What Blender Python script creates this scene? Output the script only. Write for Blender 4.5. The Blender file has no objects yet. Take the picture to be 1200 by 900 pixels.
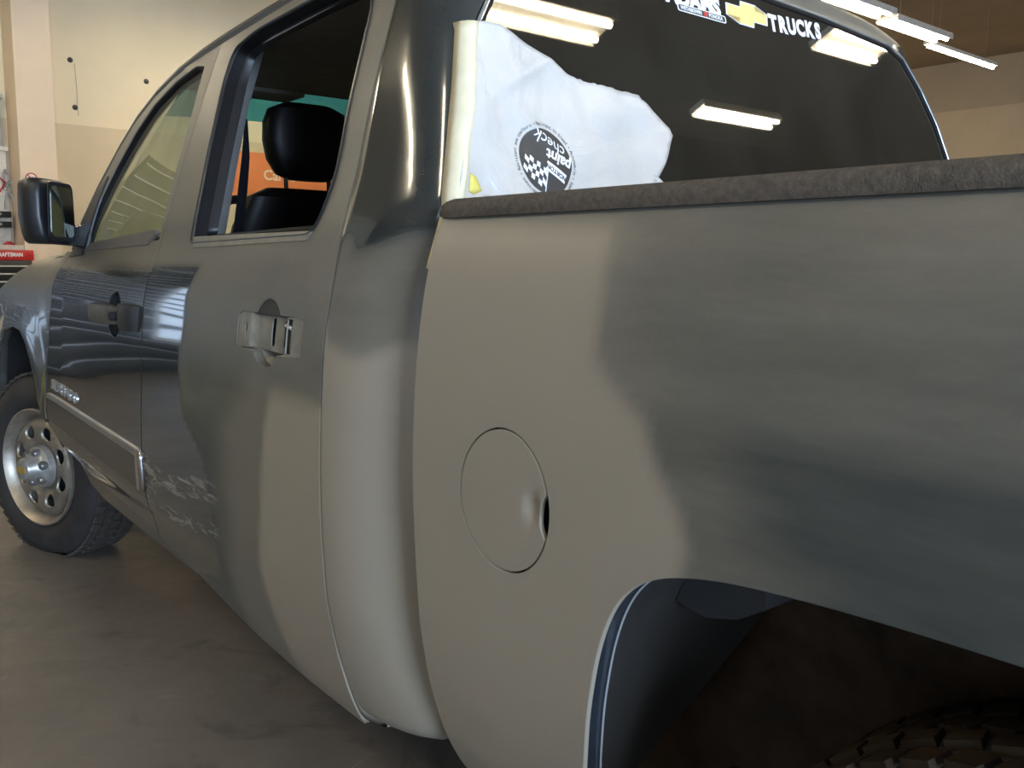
import bpy, bmesh, math, random
import numpy as np
from mathutils import Vector, Matrix
from mathutils.geometry import delaunay_2d_cdt

random.seed(4)
SC = bpy.context.scene
COL = SC.collection
R = math.radians

# ------------------------------------------------------------------ camera, world, light, exposure
# x = truck forward, y = truck left (towards the camera), z = up, origin on the floor under the front axle
def set_camera():
    yaw, pitch, roll = R(39.56737), R(7.63032), R(0.67395)
    F = Vector((math.cos(yaw) * math.cos(pitch), -math.sin(yaw) * math.cos(pitch), -math.sin(pitch)))
    Rt = Vector((-math.sin(yaw), -math.cos(yaw), 0))
    U = Rt.cross(F)
    r = math.cos(roll) * Rt + math.sin(roll) * U
    u = -math.sin(roll) * Rt + math.cos(roll) * U
    cd = bpy.data.cameras.new('camera'); co = bpy.data.objects.new('camera', cd); COL.objects.link(co)
    cd.sensor_width = 36; cd.lens = 1057.63 / 1200 * 36; cd.clip_start = .02
    m = Matrix.Identity(4)
    for i in range(3):
        m[i][0], m[i][1], m[i][2] = r[i], u[i], -F[i]
    m[0][3], m[1][3], m[2][3] = -3.86032, 1.75102, 1.21057
    co.matrix_world = m
    SC.camera = co
set_camera()
w = bpy.data.worlds.new('world'); SC.world = w; w.use_nodes = True
w.node_tree.nodes['Background'].inputs[0].default_value = (.55, .72, 1, 1)
w.node_tree.nodes['Background'].inputs[1].default_value = 1.2
SC.view_settings.view_transform = 'Standard'; SC.view_settings.look = 'None'
SC.view_settings.gamma = 1; SC.view_settings.use_curve_mapping = False
SC.view_settings.exposure = 0.65
TUBE_STRENGTH = 42.0
def area(name, loc, rot, sx, sy, power, col):
    l = bpy.data.lights.new(name, 'AREA'); l.shape = 'RECTANGLE'; l.size = sx; l.size_y = sy
    l.energy = power; l.color = col
    o = bpy.data.objects.new(name, l); COL.objects.link(o); o.location = loc; o.rotation_euler = rot
    return o
# daylight coming in through the open bay behind the truck
area('bay_daylight', (-12.3, 2.4, 2.0), (0, R(-90), 0), 3.6, 4.6, 1200, (.55, .72, 1.0))

# ------------------------------------------------------------------ helpers
def tag(o, label=None, cat=None, group=None, kind=None):
    if label: o['label'] = label
    if cat: o['category'] = cat
    if group: o['group'] = group
    if kind: o['kind'] = kind
    return o
def empty(name, loc=(0, 0, 0)):
    o = bpy.data.objects.new(name, None); COL.objects.link(o); o.location = loc; return o
def mesh_obj(name, verts, faces, mat, parent=None, smooth=True):
    me = bpy.data.meshes.new(name)
    me.from_pydata([tuple(map(float, v)) for v in verts], [], [tuple(map(int, f)) for f in faces])
    me.update()
    if smooth: me.polygons.foreach_set('use_smooth', [True] * len(me.polygons))
    if mat: me.materials.append(mat)
    o = bpy.data.objects.new(name, me); COL.objects.link(o)
    if parent: o.parent = parent
    return o
def bm_obj(name, bm, mat, parent=None, smooth=False, sharp=35):
    bmesh.ops.recalc_face_normals(bm, faces=bm.faces)
    me = bpy.data.meshes.new(name)
    if smooth:
        for f in bm.faces: f.smooth = True
        for e in bm.edges:
            if len(e.link_faces) == 2 and e.calc_face_angle(0) > R(sharp): e.smooth = False
    bm.to_mesh(me); bm.free()
    if mat: me.materials.append(mat)
    o = bpy.data.objects.new(name, me); COL.objects.link(o)
    if parent: o.parent = parent
    return o
def add_box(bm, c, s, bev=0, rot=None):
    m = Matrix.Translation(Vector(c))
    if rot is not None: m = m @ rot
    g = bmesh.ops.create_cube(bm, size=1, matrix=m @ Matrix.Diagonal((*s, 1)))
    if bev:
        es = list({e for v in g['verts'] for e in v.link_edges})
        bmesh.ops.bevel(bm, geom=es, offset=bev, segments=2, profile=.6, affect='EDGES')
def box(name, c, s, mat, parent=None, bev=0, rot=None):
    bm = bmesh.new(); add_box(bm, c, s, bev, rot)
    return bm_obj(name, bm, mat, parent, smooth=bev > 0)
def add_tube(bm, pts, r, seg=10, cap=True):
    pts = [Vector(p) for p in pts]; rings = []
    for i, p in enumerate(pts):
        t = (pts[min(i + 1, len(pts) - 1)] - pts[max(i - 1, 0)]).normalized()
        a = t.cross(Vector((0, 0, 1)) if abs(t.z) < .9 else Vector((1, 0, 0))).normalized(); b = t.cross(a)
        rr = r[i] if isinstance(r, (list, tuple)) else r
        rings.append([bm.verts.new(p + rr * (math.cos(2 * math.pi * k / seg) * a + math.sin(2 * math.pi * k / seg) * b)) for k in range(seg)])
    for i in range(len(rings) - 1):
        for k in range(seg):
            bm.faces.new((rings[i][k], rings[i][(k + 1) % seg], rings[i + 1][(k + 1) % seg], rings[i + 1][k]))
    if cap:
        bm.faces.new(rings[0]); bm.faces.new(rings[-1][::-1])
def tube(name, pts, r, mat, parent=None, seg=10):
    bm = bmesh.new(); add_tube(bm, pts, r, seg)
    return bm_obj(name, bm, mat, parent, smooth=True)
def add_lathe(bm, prof, M, seg=48, close=False):
    rings = []
    for (rad, h) in prof:
        rings.append([bm.verts.new(M @ Vector((rad * math.cos(2 * math.pi * k / seg), rad * math.sin(2 * math.pi * k / seg), h))) for k in range(seg)])
    n = len(rings)
    for i in range(n if close else n - 1):
        a, b = rings[i], rings[(i + 1) % n]
        for k in range(seg): bm.faces.new((a[k], a[(k + 1) % seg], b[(k + 1) % seg], b[k]))
def lathe(name, prof, M, mat, parent=None, seg=48, close=False, sharp=35):
    bm = bmesh.new(); add_lathe(bm, prof, M, seg, close)
    return bm_obj(name, bm, mat, parent, smooth=True, sharp=sharp)
def loft(name, rings, mat, parent=None, closed=True, cap=True, smooth=True, sharp=35):
    bm = bmesh.new(); vs = [[bm.verts.new(p) for p in r] for r in rings]; n = len(rings[0])
    for i in range(len(vs) - 1):
        for k in range(n if closed else n - 1):
            bm.faces.new((vs[i][k], vs[i][(k + 1) % n], vs[i + 1][(k + 1) % n], vs[i + 1][k]))
    if cap and closed:
        bm.faces.new(vs[0]); bm.faces.new(vs[-1][::-1])
    return bm_obj(name, bm, mat, parent, smooth=smooth, sharp=sharp)
_dg = None
def text_mesh(s, size, bold=0.0, extrude=.0006, sx=1.0, spacing=1.0):
    c = bpy.data.curves.new('lettering', 'FONT'); c.body = s; c.size = size; c.extrude = extrude; c.offset = bold
    c.align_x = 'CENTER'; c.align_y = 'CENTER'; c.space_character = spacing; c.resolution_u = 3
    o = bpy.data.objects.new('lettering_tmp', c); COL.objects.link(o)
    bpy.context.view_layer.update()
    me = bpy.data.meshes.new_from_object(o.evaluated_get(bpy.context.evaluated_depsgraph_get()))
    bpy.data.objects.remove(o); bpy.data.curves.remove(c)
    if sx != 1: me.transform(Matrix.Diagonal((sx, 1, 1, 1)))
    return me
def frame(P, u, v):
    u = Vector(u).normalized(); v = Vector(v); v = (v - u * v.dot(u)).normalized(); n = u.cross(v); m = Matrix.Identity(4)
    for i in range(3): m[i][0], m[i][1], m[i][2], m[i][3] = u[i], v[i], n[i], P[i]
    return m
def text(name, s, size, M, mat, parent=None, **kw):
    me = text_mesh(s, size, **kw); me.transform(M); me.name = name; me.materials.clear(); me.materials.append(mat)
    o = bpy.data.objects.new(name, me); COL.objects.link(o)
    if parent: o.parent = parent
    return o
def flat(name, pts, M, mat, parent=None, th=.0006, z0=0):
    """thin plate cut to a 2D outline in the frame M"""
    bm = bmesh.new()
    a = [bm.verts.new(M @ Vector((x, y, z0))) for x, y in pts]; b = [bm.verts.new(M @ Vector((x, y, z0 + th))) for x, y in pts]
    n = len(pts)
    fs = [bm.faces.new(a[::-1]), bm.faces.new(b)] + [bm.faces.new((a[i], a[(i + 1) % n], b[(i + 1) % n], b[i])) for i in range(n)]
    bmesh.ops.triangulate(bm, faces=fs[:2])
    return bm_obj(name, bm, mat, parent)

# ------------------------------------------------------------------ materials
def newmat(name):
    m = bpy.data.materials.new(name); m.use_nodes = True; nt = m.node_tree
    return m, nt, nt.nodes['Principled BSDF']
def setp(b, **kw):
    for k, v in kw.items():
        b.inputs[k].default_value = (*v, 1) if isinstance(v, tuple) and len(v) == 3 else v
def noise(nt, scale, detail=4, rough=.6, vec=None, stretch=None, dist=0):
    n = nt.nodes.new('ShaderNodeTexNoise'); n.inputs['Scale'].default_value = scale; n.inputs['Detail'].default_value = detail
    n.inputs['Roughness'].default_value = rough; n.inputs['Distortion'].default_value = dist
    tc = nt.nodes.new('ShaderNodeTexCoord'); mp = nt.nodes.new('ShaderNodeMapping')
    if stretch: mp.inputs['Scale'].default_value = stretch
    nt.links.new(tc.outputs['Object'], mp.inputs[0]); nt.links.new(mp.outputs[0], n.inputs['Vector'])
    return n.outputs['Fac']
def ramp(nt, fac, stops):
    r = nt.nodes.new('ShaderNodeValToRGB'); e = r.color_ramp.elements
    while len(e) < len(stops): e.new(.5)
    for i, (p, c) in enumerate(stops):
        e[i].position = p; e[i].color = (*c, 1) if isinstance(c, tuple) else (c, c, c, 1)
    nt.links.new(fac, r.inputs[0]); return r.outputs[0]
def mixc(nt, fac, a, b, mode='MIX'):
    m = nt.nodes.new('ShaderNodeMix'); m.data_type = 'RGBA'; m.blend_type = mode
    for s, v in ((m.inputs[0], fac), (m.inputs[6], a), (m.inputs[7], b)):
        if hasattr(v, 'is_output'): nt.links.new(v, s)
        else: s.default_value = (*v, 1) if isinstance(v, tuple) else v
    return m.outputs[2]
def mth(nt, op, a, b=0.0, c=None):
    m = nt.nodes.new('ShaderNodeMath'); m.operation = op
    for i, v in enumerate((a, b) if c is None else (a, b, c)):
        if hasattr(v, 'is_output'): nt.links.new(v, m.inputs[i])
        else: m.inputs[i].default_value = v
    return m.outputs[0]
def bump(nt, b, h, strength=.3, dist=.01):
    n = nt.nodes.new('ShaderNodeBump'); n.inputs['Strength'].default_value = strength; n.inputs['Distance'].default_value = dist
    nt.links.new(h, n.inputs['Height']); nt.links.new(n.outputs[0], b.inputs['Normal'])
def simple(name, col, rough=.5, metal=0, var=.12, scale=20, coat=0, bumps=0, spec=.5):
    m, nt, b = newmat(name); setp(b, Roughness=rough, Metallic=metal); b.inputs['Coat Weight'].default_value = coat
    b.inputs['Specular IOR Level'].default_value = spec
    f = noise(nt, scale)
    nt.links.new(ramp(nt, f, [(.3, tuple(c * (1 - var) for c in col)), (.7, tuple(min(1, c * (1 + var)) for c in col))]), b.inputs['Base Color'])
    if bumps: bump(nt, b, noise(nt, scale * 6), bumps, .003)
    return m
def emis(name, col, s):
    m, nt, b = newmat(name); setp(b, **{'Base Color': col, 'Emission Color': col}); b.inputs['Emission Strength'].default_value = s; return m
def attr(nt, n):
    a = nt.nodes.new('ShaderNodeAttribute'); a.attribute_name = n; return a.outputs['Fac']

PRIMER = (.280, .240, .178)
def paint_mat():
    m, nt, b = newmat('truck_paint')
    prim, sand, scr, dust = attr(nt, 'prim'), attr(nt, 'sand'), attr(nt, 'scr'), attr(nt, 'dust')
    n1 = noise(nt, 5, 5, .6); n2 = noise(nt, 3, 6, .65, stretch=(1.2, 1, 7)); n3 = noise(nt, 60, 4, .7, stretch=(1, 1, 2.2))
    base = ramp(nt, n1, [(.3, (.023, .032, .035)), (.7, (.033, .043, .045))])
    sandc = ramp(nt, n2, [(.30, (.048, .052, .046)), (.55, (.084, .084, .070)), (.75, (.118, .113, .094))])
    c = mixc(nt, sand, base, sandc)
    dn = mth(nt, 'MULTIPLY', dust, ramp(nt, n3, [(.3, .72), (.7, 1.0)]))
    c = mixc(nt, dn, c, (.24, .215, .165))
    sn = mth(nt, 'MULTIPLY', scr, ramp(nt, noise(nt, 26, 8, .75, stretch=(.35, 1, 2.0), dist=1.0), [(.50, 0.0), (.60, 1.0)]))
    c = mixc(nt, sn, c, (.34, .33, .29))
    pr = ramp(nt, n1, [(.25, tuple(v * .97 for v in PRIMER)), (.75, tuple(v * 1.03 for v in PRIMER))])
    c = mixc(nt, prim, c, pr)
    nt.links.new(c, b.inputs['Base Color'])
    rs = ramp(nt, n2, [(.3, .30), (.7, .44)])
    sw = mth(nt, 'MULTIPLY', sand, 2.2); nt.nodes[sw.node.name].use_clamp = True
    r1 = mixc(nt, sw, (.10, .10, .10), rs)
    r1 = mixc(nt, dn, r1, (.6, .6, .6)); r1 = mixc(nt, sn, r1, (.7, .7, .7))
    r1 = mixc(nt, prim, r1, (.42, .42, .42))
    nt.links.new(r1, b.inputs['Roughness'])
    s = mth(nt, 'MAXIMUM', sand, prim)
    mw = mth(nt, 'MULTIPLY_ADD', s, -.84, .35); nt.nodes[mw.node.name].use_clamp = True; nt.links.new(mw, b.inputs['Metallic'])
    cw = mth(nt, 'MULTIPLY_ADD', mth(nt, 'MAXIMUM', s, dn), -2.4, .9); nt.nodes[cw.node.name].use_clamp = True
    nt.links.new(cw, b.inputs['Coat Weight'])
    b.inputs['Coat Roughness'].default_value = .04
    return m
PAINT = paint_mat()
BLACKP = simple('black_plastic', (.012, .012, .013), .42)
RUBBER = simple('black_rubber', (.007, .007, .008), .6, spec=.2)
INTERIOR = simple('interior_trim', (.05, .046, .042), .65, spec=.3)
HEADLINER = simple('headliner', (.36, .33, .28), .9)
SEATM = simple('seat_leather', (.010, .009, .009), .42, bumps=.1, scale=30, spec=.4)
TRIMG = simple('pillar_trim_grey', (.22, .21, .19), .7)
CHROME = simple('chrome', (.75, .76, .78), .12, 1, .03)
def cap_mat():
    m, nt, b = newmat('rail_cap_plastic'); setp(b, Roughness=.72)
    nt.links.new(ramp(nt, noise(nt, 130, 3), [(.35, (.068, .055, .041)), (.7, (.120, .098, .074))]), b.inputs['Base Color'])
    bump(nt, b, noise(nt, 350, 2), .6, .002); return m
CAPM = cap_mat()
GAPDARK = simple('dark_cavity', (.008, .008, .008), .9)
RUST = simple('rusty_underbody', (.060, .036, .020), .85, var=.5, scale=9, spec=.2)
LINER = simple('undercoated_steel', (.034, .031, .027), .42, var=.25, scale=5)
STEEL = simple('dirty_primer_metal', (.20, .185, .145), .45, var=.25, scale=25)
TYREM = simple('tyre_rubber', (.022, .020, .018), .75, var=.35, scale=12)
TYRED = simple('dusty_tread_rubber', (.050, .040, .030), .95, var=.3, scale=40)
def rim_mat():
    m, nt, b = newmat('dusty_chrome_wheel'); setp(b, Metallic=.75)
    f = noise(nt, 14, 6, .7)
    nt.links.new(ramp(nt, f, [(.35, (.30, .265, .21)), (.7, (.44, .40, .33))]), b.inputs['Base Color'])
    nt.links.new(ramp(nt, f, [(.3, .34), (.7, .5)]), b.inputs['Roughness']); return m
RIMM = rim_mat()
GOLD = simple('gold_emblem', (.62, .45, .10), .3, .6, .1, 60)
GOLDP = simple('gold_print', (.80, .62, .22), .5, 0, .12, 90)
WHITEP = simple('white_print', (.85, .85, .85), .55, 0, .03)
DARKP = simple('dark_grey_print', (.045, .042, .036), .6, 0, .08)
REDP = simple('red_print', (.50, .03, .03), .5)
def glass_mat(name, tint, refl=1.0, dust=0.0, dcol=(.3, .29, .24)):
    m = bpy.data.materials.new(name); m.use_nodes = True; nt = m.node_tree; nt.nodes.clear()
    out = nt.nodes.new('ShaderNodeOutputMaterial'); tr = nt.nodes.new('ShaderNodeBsdfTransparent'); gl = nt.nodes.new('ShaderNodeBsdfGlossy')
    tr.inputs[0].default_value = (*tint, 1); gl.inputs['Roughness'].default_value = .015
    fr = nt.nodes.new('ShaderNodeFresnel'); ge = nt.nodes.new('ShaderNodeNewGeometry'); nt.links.new(mth(nt, 'MULTIPLY_ADD', ge.outputs['Backfacing'], 1 / 1.52 - 1.52, 1.52), fr.inputs[0])
    mx = nt.nodes.new('ShaderNodeMixShader'); nt.links.new(mth(nt, 'MULTIPLY', fr.outputs[0], refl), mx.inputs[0])
    nt.links.new(tr.outputs[0], mx.inputs[1]); nt.links.new(gl.outputs[0], mx.inputs[2]); last = mx
    if dust:
        df = nt.nodes.new('ShaderNodeBsdfDiffuse'); df.inputs[0].default_value = (*dcol, 1)
        m2 = nt.nodes.new('ShaderNodeMixShader'); nt.links.new(ramp(nt, noise(nt, 4, 5), [(.3, dust * .7), (.7, dust * 1.3)]), m2.inputs[0])
        nt.links.new(mx.outputs[0], m2.inputs[1]); nt.links.new(df.outputs[0], m2.inputs[2]); last = m2
    nt.links.new(last.outputs[0], out.inputs[0]); return m
REARGLASS = glass_mat('dark_tinted_glass', (.26, .24, .20), 1.5, .16, (.11, .095, .07))
SIDEGLASS = glass_mat('dusty_side_glass', (.55, .62, .50), .9, .32, (.24, .235, .19))
CLEARGLASS = glass_mat('clear_glass', (.75, .82, .72), 1.0)
SHADEGLASS = glass_mat('teal_shade_glass', (.05, .26, .33), 1.0)
MIRRORG = simple('mirror_glass', (.55, .60, .52), .03, 1, .02)
def paper_mat():
    m, nt, b = newmat('masking_paper'); setp(b, Roughness=.38)
    f = noise(nt, 7, 6, .6)
    nt.links.new(ramp(nt, f, [(.3, (.50, .475, .43)), (.7, (.58, .55, .50))]), b.inputs['Base Color'])
    bump(nt, b, noise(nt, 5, 5, .55, dist=1.5), .6, .02); return m
PAPER = paper_mat()
TAPE = simple('cream_masking_tape', (.74, .66, .44), .55, 0, .06, 40)
def wall_mat(name, up, lo, z, soft=.02):
    m, nt, b = newmat(name); setp(b, Roughness=.75)
    tc = nt.nodes.new('ShaderNodeTexCoord'); sp = nt.nodes.new('ShaderNodeSeparateXYZ'); nt.links.new(tc.outputs['Object'], sp.inputs[0])
    f = mth(nt, 'GREATER_THAN', sp.outputs[2], z)
    c = mixc(nt, f, lo, up); n = ramp(nt, noise(nt, .9, 6, .6), [(.3, .93), (.7, 1.05)])
    c = mixc(nt, 1.0, c, n, 'MULTIPLY'); nt.links.new(c, b.inputs['Base Color'])
    bump(nt, b, noise(nt, 120, 2), .08, .003); return m
WALLF = wall_mat('two_tone_cream_wall', (.80, .69, .47), (.66, .55, .36), 2.875)
WALLR = wall_mat('two_tone_tan_wall', (.58, .44, .27), (.72, .55, .34), 4.35)
WALLO = wall_mat('tan_wall', (.34, .29, .21), (.26, .22, .16), 2.4)
CEILM = simple('brown_ceiling', (.42, .32, .20), .9, 0, .08, 1)
def floor_mat():
    m, nt, b = newmat('worn_concrete_floor')
    f = noise(nt, .8, 8, .65, dist=.4); g = noise(nt, 6, 8, .7, dist=.8); h = noise(nt, 2.2, 5, .7, dist=1.5)
    c = ramp(nt, f, [(.3, (.105, .090, .072)), (.7, (.185, .160, .130))])
    c = mixc(nt, ramp(nt, g, [(.60, 0.0), (.74, .5)]), c, (.32, .29, .25))
    c = mixc(nt, ramp(nt, h, [(.56, 0.0), (.68, .6)]), c, (.060, .052, .042))
    nt.links.new(c, b.inputs['Base Color'])
    nt.links.new(ramp(nt, g, [(.3, .36), (.7, .62)]), b.inputs['Roughness'])
    bump(nt, b, noise(nt, 45, 4), .08, .004); return m
FLOORM = floor_mat()
FIXW = simple('white_fixture', (.80, .76, .66), .5)
TUBEM = emis('fluorescent_tube', (1.0, .88, .68), TUBE_STRENGTH)

# ------------------------------------------------------------------ setting
def slab(name, x0, x1, y0, y1, z0, z1, mat, **kw):
    o = box(name, ((x0 + x1) / 2, (y0 + y1) / 2, (z0 + z1) / 2), (x1 - x0, y1 - y0, z1 - z0), mat)
    tag(o, kind='structure', **kw); o2 = o
    me = o.data; loc = Vector(o.location)
    return o
XF, XB, YR, YL, H = 8.7, -12.0, -17.0, 7.5, 5.3
slab('floor', XB - 3, XF + .2, YR - .2, YL + .2, -.2, 0, FLOORM)
slab('ceiling', XB - .2, XF + .2, YR - .2, YL + .2, H, H + .2, CEILM)
slab('wall_front', XF, XF + .2, YR - .2, YL + .2, 0, H, WALLF)
slab('wall_right', XB - .2, XF, YR - .2, YR, 0, H, WALLR)
slab('wall_left', XB - .2, XF, YL, YL + .2, 0, H, WALLO)
slab('wall_back', XB - .2, XB, YR, .2, 0, H, WALLO)
slab('wall_back', XB - .2, XB, 5.0, YL, 0, H, WALLO)
slab('wall_back', XB - .2, XB, .2, 5.0, 3.8, H, WALLO)
slab('trim_1', 8.12, XF, -1.06, -.66, 0, H, simple('pinkish_pillar_paint', (.72, .59, .43), .7, 0, .04, 2))   # boxed pillar on the front wall

# ------------------------------------------------------------------ truck body surfaces
def smooth_prof(pts, sig=.014):
    pts = np.array(pts); z = np.arange(pts[0, 0] - .3, pts[-1, 0] + .3, .002)
    y = np.interp(z, pts[:, 0], pts[:, 1])
    s0 = (pts[1, 1] - pts[0, 1]) / (pts[1, 0] - pts[0, 0]); s1 = (pts[-1, 1] - pts[-2, 1]) / (pts[-1, 0] - pts[-2, 0])
    y = np.where(z < pts[0, 0], pts[0, 1] + s0 * (z - pts[0, 0]), y); y = np.where(z > pts[-1, 0], pts[-1, 1] + s1 * (z - pts[-1, 0]), y)
    k = np.arange(-40, 41) * .002; g = np.exp(-.5 * (k / sig) ** 2); g /= g.sum()
    y = np.convolve(np.pad(y, 40, mode='edge'), g, 'valid')
    return z, y
P_C = smooth_prof([(.25, .865), (.328, .922), (.388, .946), (.472, .970), (.594, .993), (.726, 1.001), (.837, 1.002), (.962, .998), (1.069, .990), (1.159, .973), (1.265, .951), (1.371, .918), (1.508, .885), (1.677, .836), (1.80, .800), (1.87, .765)], .022)
P_B = smooth_prof([(.25, .86), (.33, .905), (.40, .930), (.49, .951), (.53, .968), (.653, .977), (.797, .973), (.986, .963), (1.10, .953), (1.155, .940), (1.205, .916), (1.235, .905), (1.312, .884), (1.476, .831), (1.667, .765), (1.80, .716), (1.87, .688)], .014)
P_D = smooth_prof([(.20, .74), (.352, .887), (.429, .928), (.529, .960), (.636, .979), (.737, .986), (.849, .991), (.93, .991), (1.024, .987), (1.103, .979), (1.168, .969), (1.233, .954), (1.286, .933), (1.33, .905)], .022)
P_F = smooth_prof([(.25, .90), (.35, .93), (.60, .950), (.80, .950), (.95, .945), (1.06, .933), (1.13, .912), (1.19, .872), (1.235, .80), (1.26, .72)], .012)
def ip(P, z): return np.interp(z, P[0], P[1])
def Ycab(x, z):
    t = np.clip((x + 2.41) / 1.1, -.25, 1.9); return ip(P_C, z) * (1 - t) + ip(P_B, z) * t
def Ybed(x, z): return ip(P_D, z) + 0 * x
def Yfuel(x, z): return Ybed(x, z) - .0075 * np.exp(-(((x + 2.984) / .011) ** 2 + ((z - .889) / .017) ** 2))
ARCH_F = [(-.20, .50), (-.11, .59), (-.04, .67), (.02, .745), (.08, .81), (.16, .875), (.25, .915), (.40, .925), (.55, .90), (.64, .83), (.70, .70), (.72, .50), (.72, .40)]
def dist_poly(x, z, pts):
    x = np.asarray(x, float); z = np.asarray(z, float); d = np.full(x.shape, 9.)
    for (a, b), (c, e) in zip(pts[:-1], pts[1:]):
        L = (c - a) ** 2 + (e - b) ** 2; t = np.clip(((x - a) * (c - a) + (z - b) * (e - b)) / L, 0, 1)
        d = np.minimum(d, np.hypot(x - a - t * (c - a), z - b - t * (e - b)))
    return d
def Yfen(x, z):
    x = np.asarray(x, float)
    b = ip(P_F, z) + 0 * x; blend = np.clip((x + .16) / .25, 0, 1); blend = blend * blend * (3 - 2 * blend)
    b = Ycab(np.minimum(x, 0), z) * (1 - blend) + b * blend
    d = dist_poly(x, z, ARCH_F); f = np.clip(1 - d / .17, 0, 1); f = f * f * (3 - 2 * f)
    return b + .016 * f * np.clip((1.12 - z) / .2, 0, 1) * np.clip((x + .14) / .06, 0, 1)
def inside(x, z, poly):
    r = np.zeros(np.shape(x), bool); n = len(poly)
    for i in range(n):
        a, b = poly[i]; c, d = poly[(i + 1) % n]
        cond = ((b > z) != (d > z)) & (x < (c - a) * (z - b) / ((d - b) or 1e-9) + a); r ^= cond
    return r
def region(x, z, poly, soft):
    """1 inside a painted patch, 0 outside, with an oversprayed edge of the given width"""
    d = dist_poly(x, z, list(poly) + [poly[0]]); d = np.where(inside(x, z, poly), d, -d)
    t = np.clip(d / soft + .5, 0, 1); return t * t * (3 - 2 * t)
def resample(poly, h):
    out = []; n = len(poly)
    for i in range(n):
        a = np.array(poly[i]); b = np.array(poly[(i + 1) % n]); k = max(1, int(np.ceil(np.linalg.norm(b - a) / h)))
        out += [tuple(a + (b - a) * j / k) for j in range(k)]
    return out
def chaikin(poly, it=2, keep=()):
    for _ in range(it):
        o = []; n = len(poly)
        for i in range(n):
            a = np.array(poly[i]); b = np.array(poly[(i + 1) % n]); o += [tuple(.75 * a + .25 * b), tuple(.25 * a + .75 * b)]
        poly = o
    return poly
def rounded(poly, r, seg=5):
    """fillet each corner of a polygon; r is a number or one per corner"""
    out = []; n = len(poly)
    for i in range(n):
        p = np.array(poly[i]); a = np.array(poly[i - 1]) - p; b = np.array(poly[(i + 1) % n]) - p
        rr = r[i] if isinstance(r, (list, tuple)) else r
        la, lb = np.linalg.norm(a), np.linalg.norm(b); rr = min(rr, la * .45, lb * .45)
        if rr < 1e-5: out.append(tuple(p)); continue
        A = p + a / la * rr; B = p + b / lb * rr
        for k in range(seg + 1):
            t = k / seg; out.append(tuple((1 - t) ** 2 * A + 2 * t * (1 - t) * p + t * t * B))
    return out
def circle(cx, cz, rx, rz=None, n=40, a0=0):
    rz = rz or rx; return [(cx + rx * math.cos(a0 + 2 * math.pi * k / n), cz + rz * math.sin(a0 + 2 * math.pi * k / n)) for k in range(n)]

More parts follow.
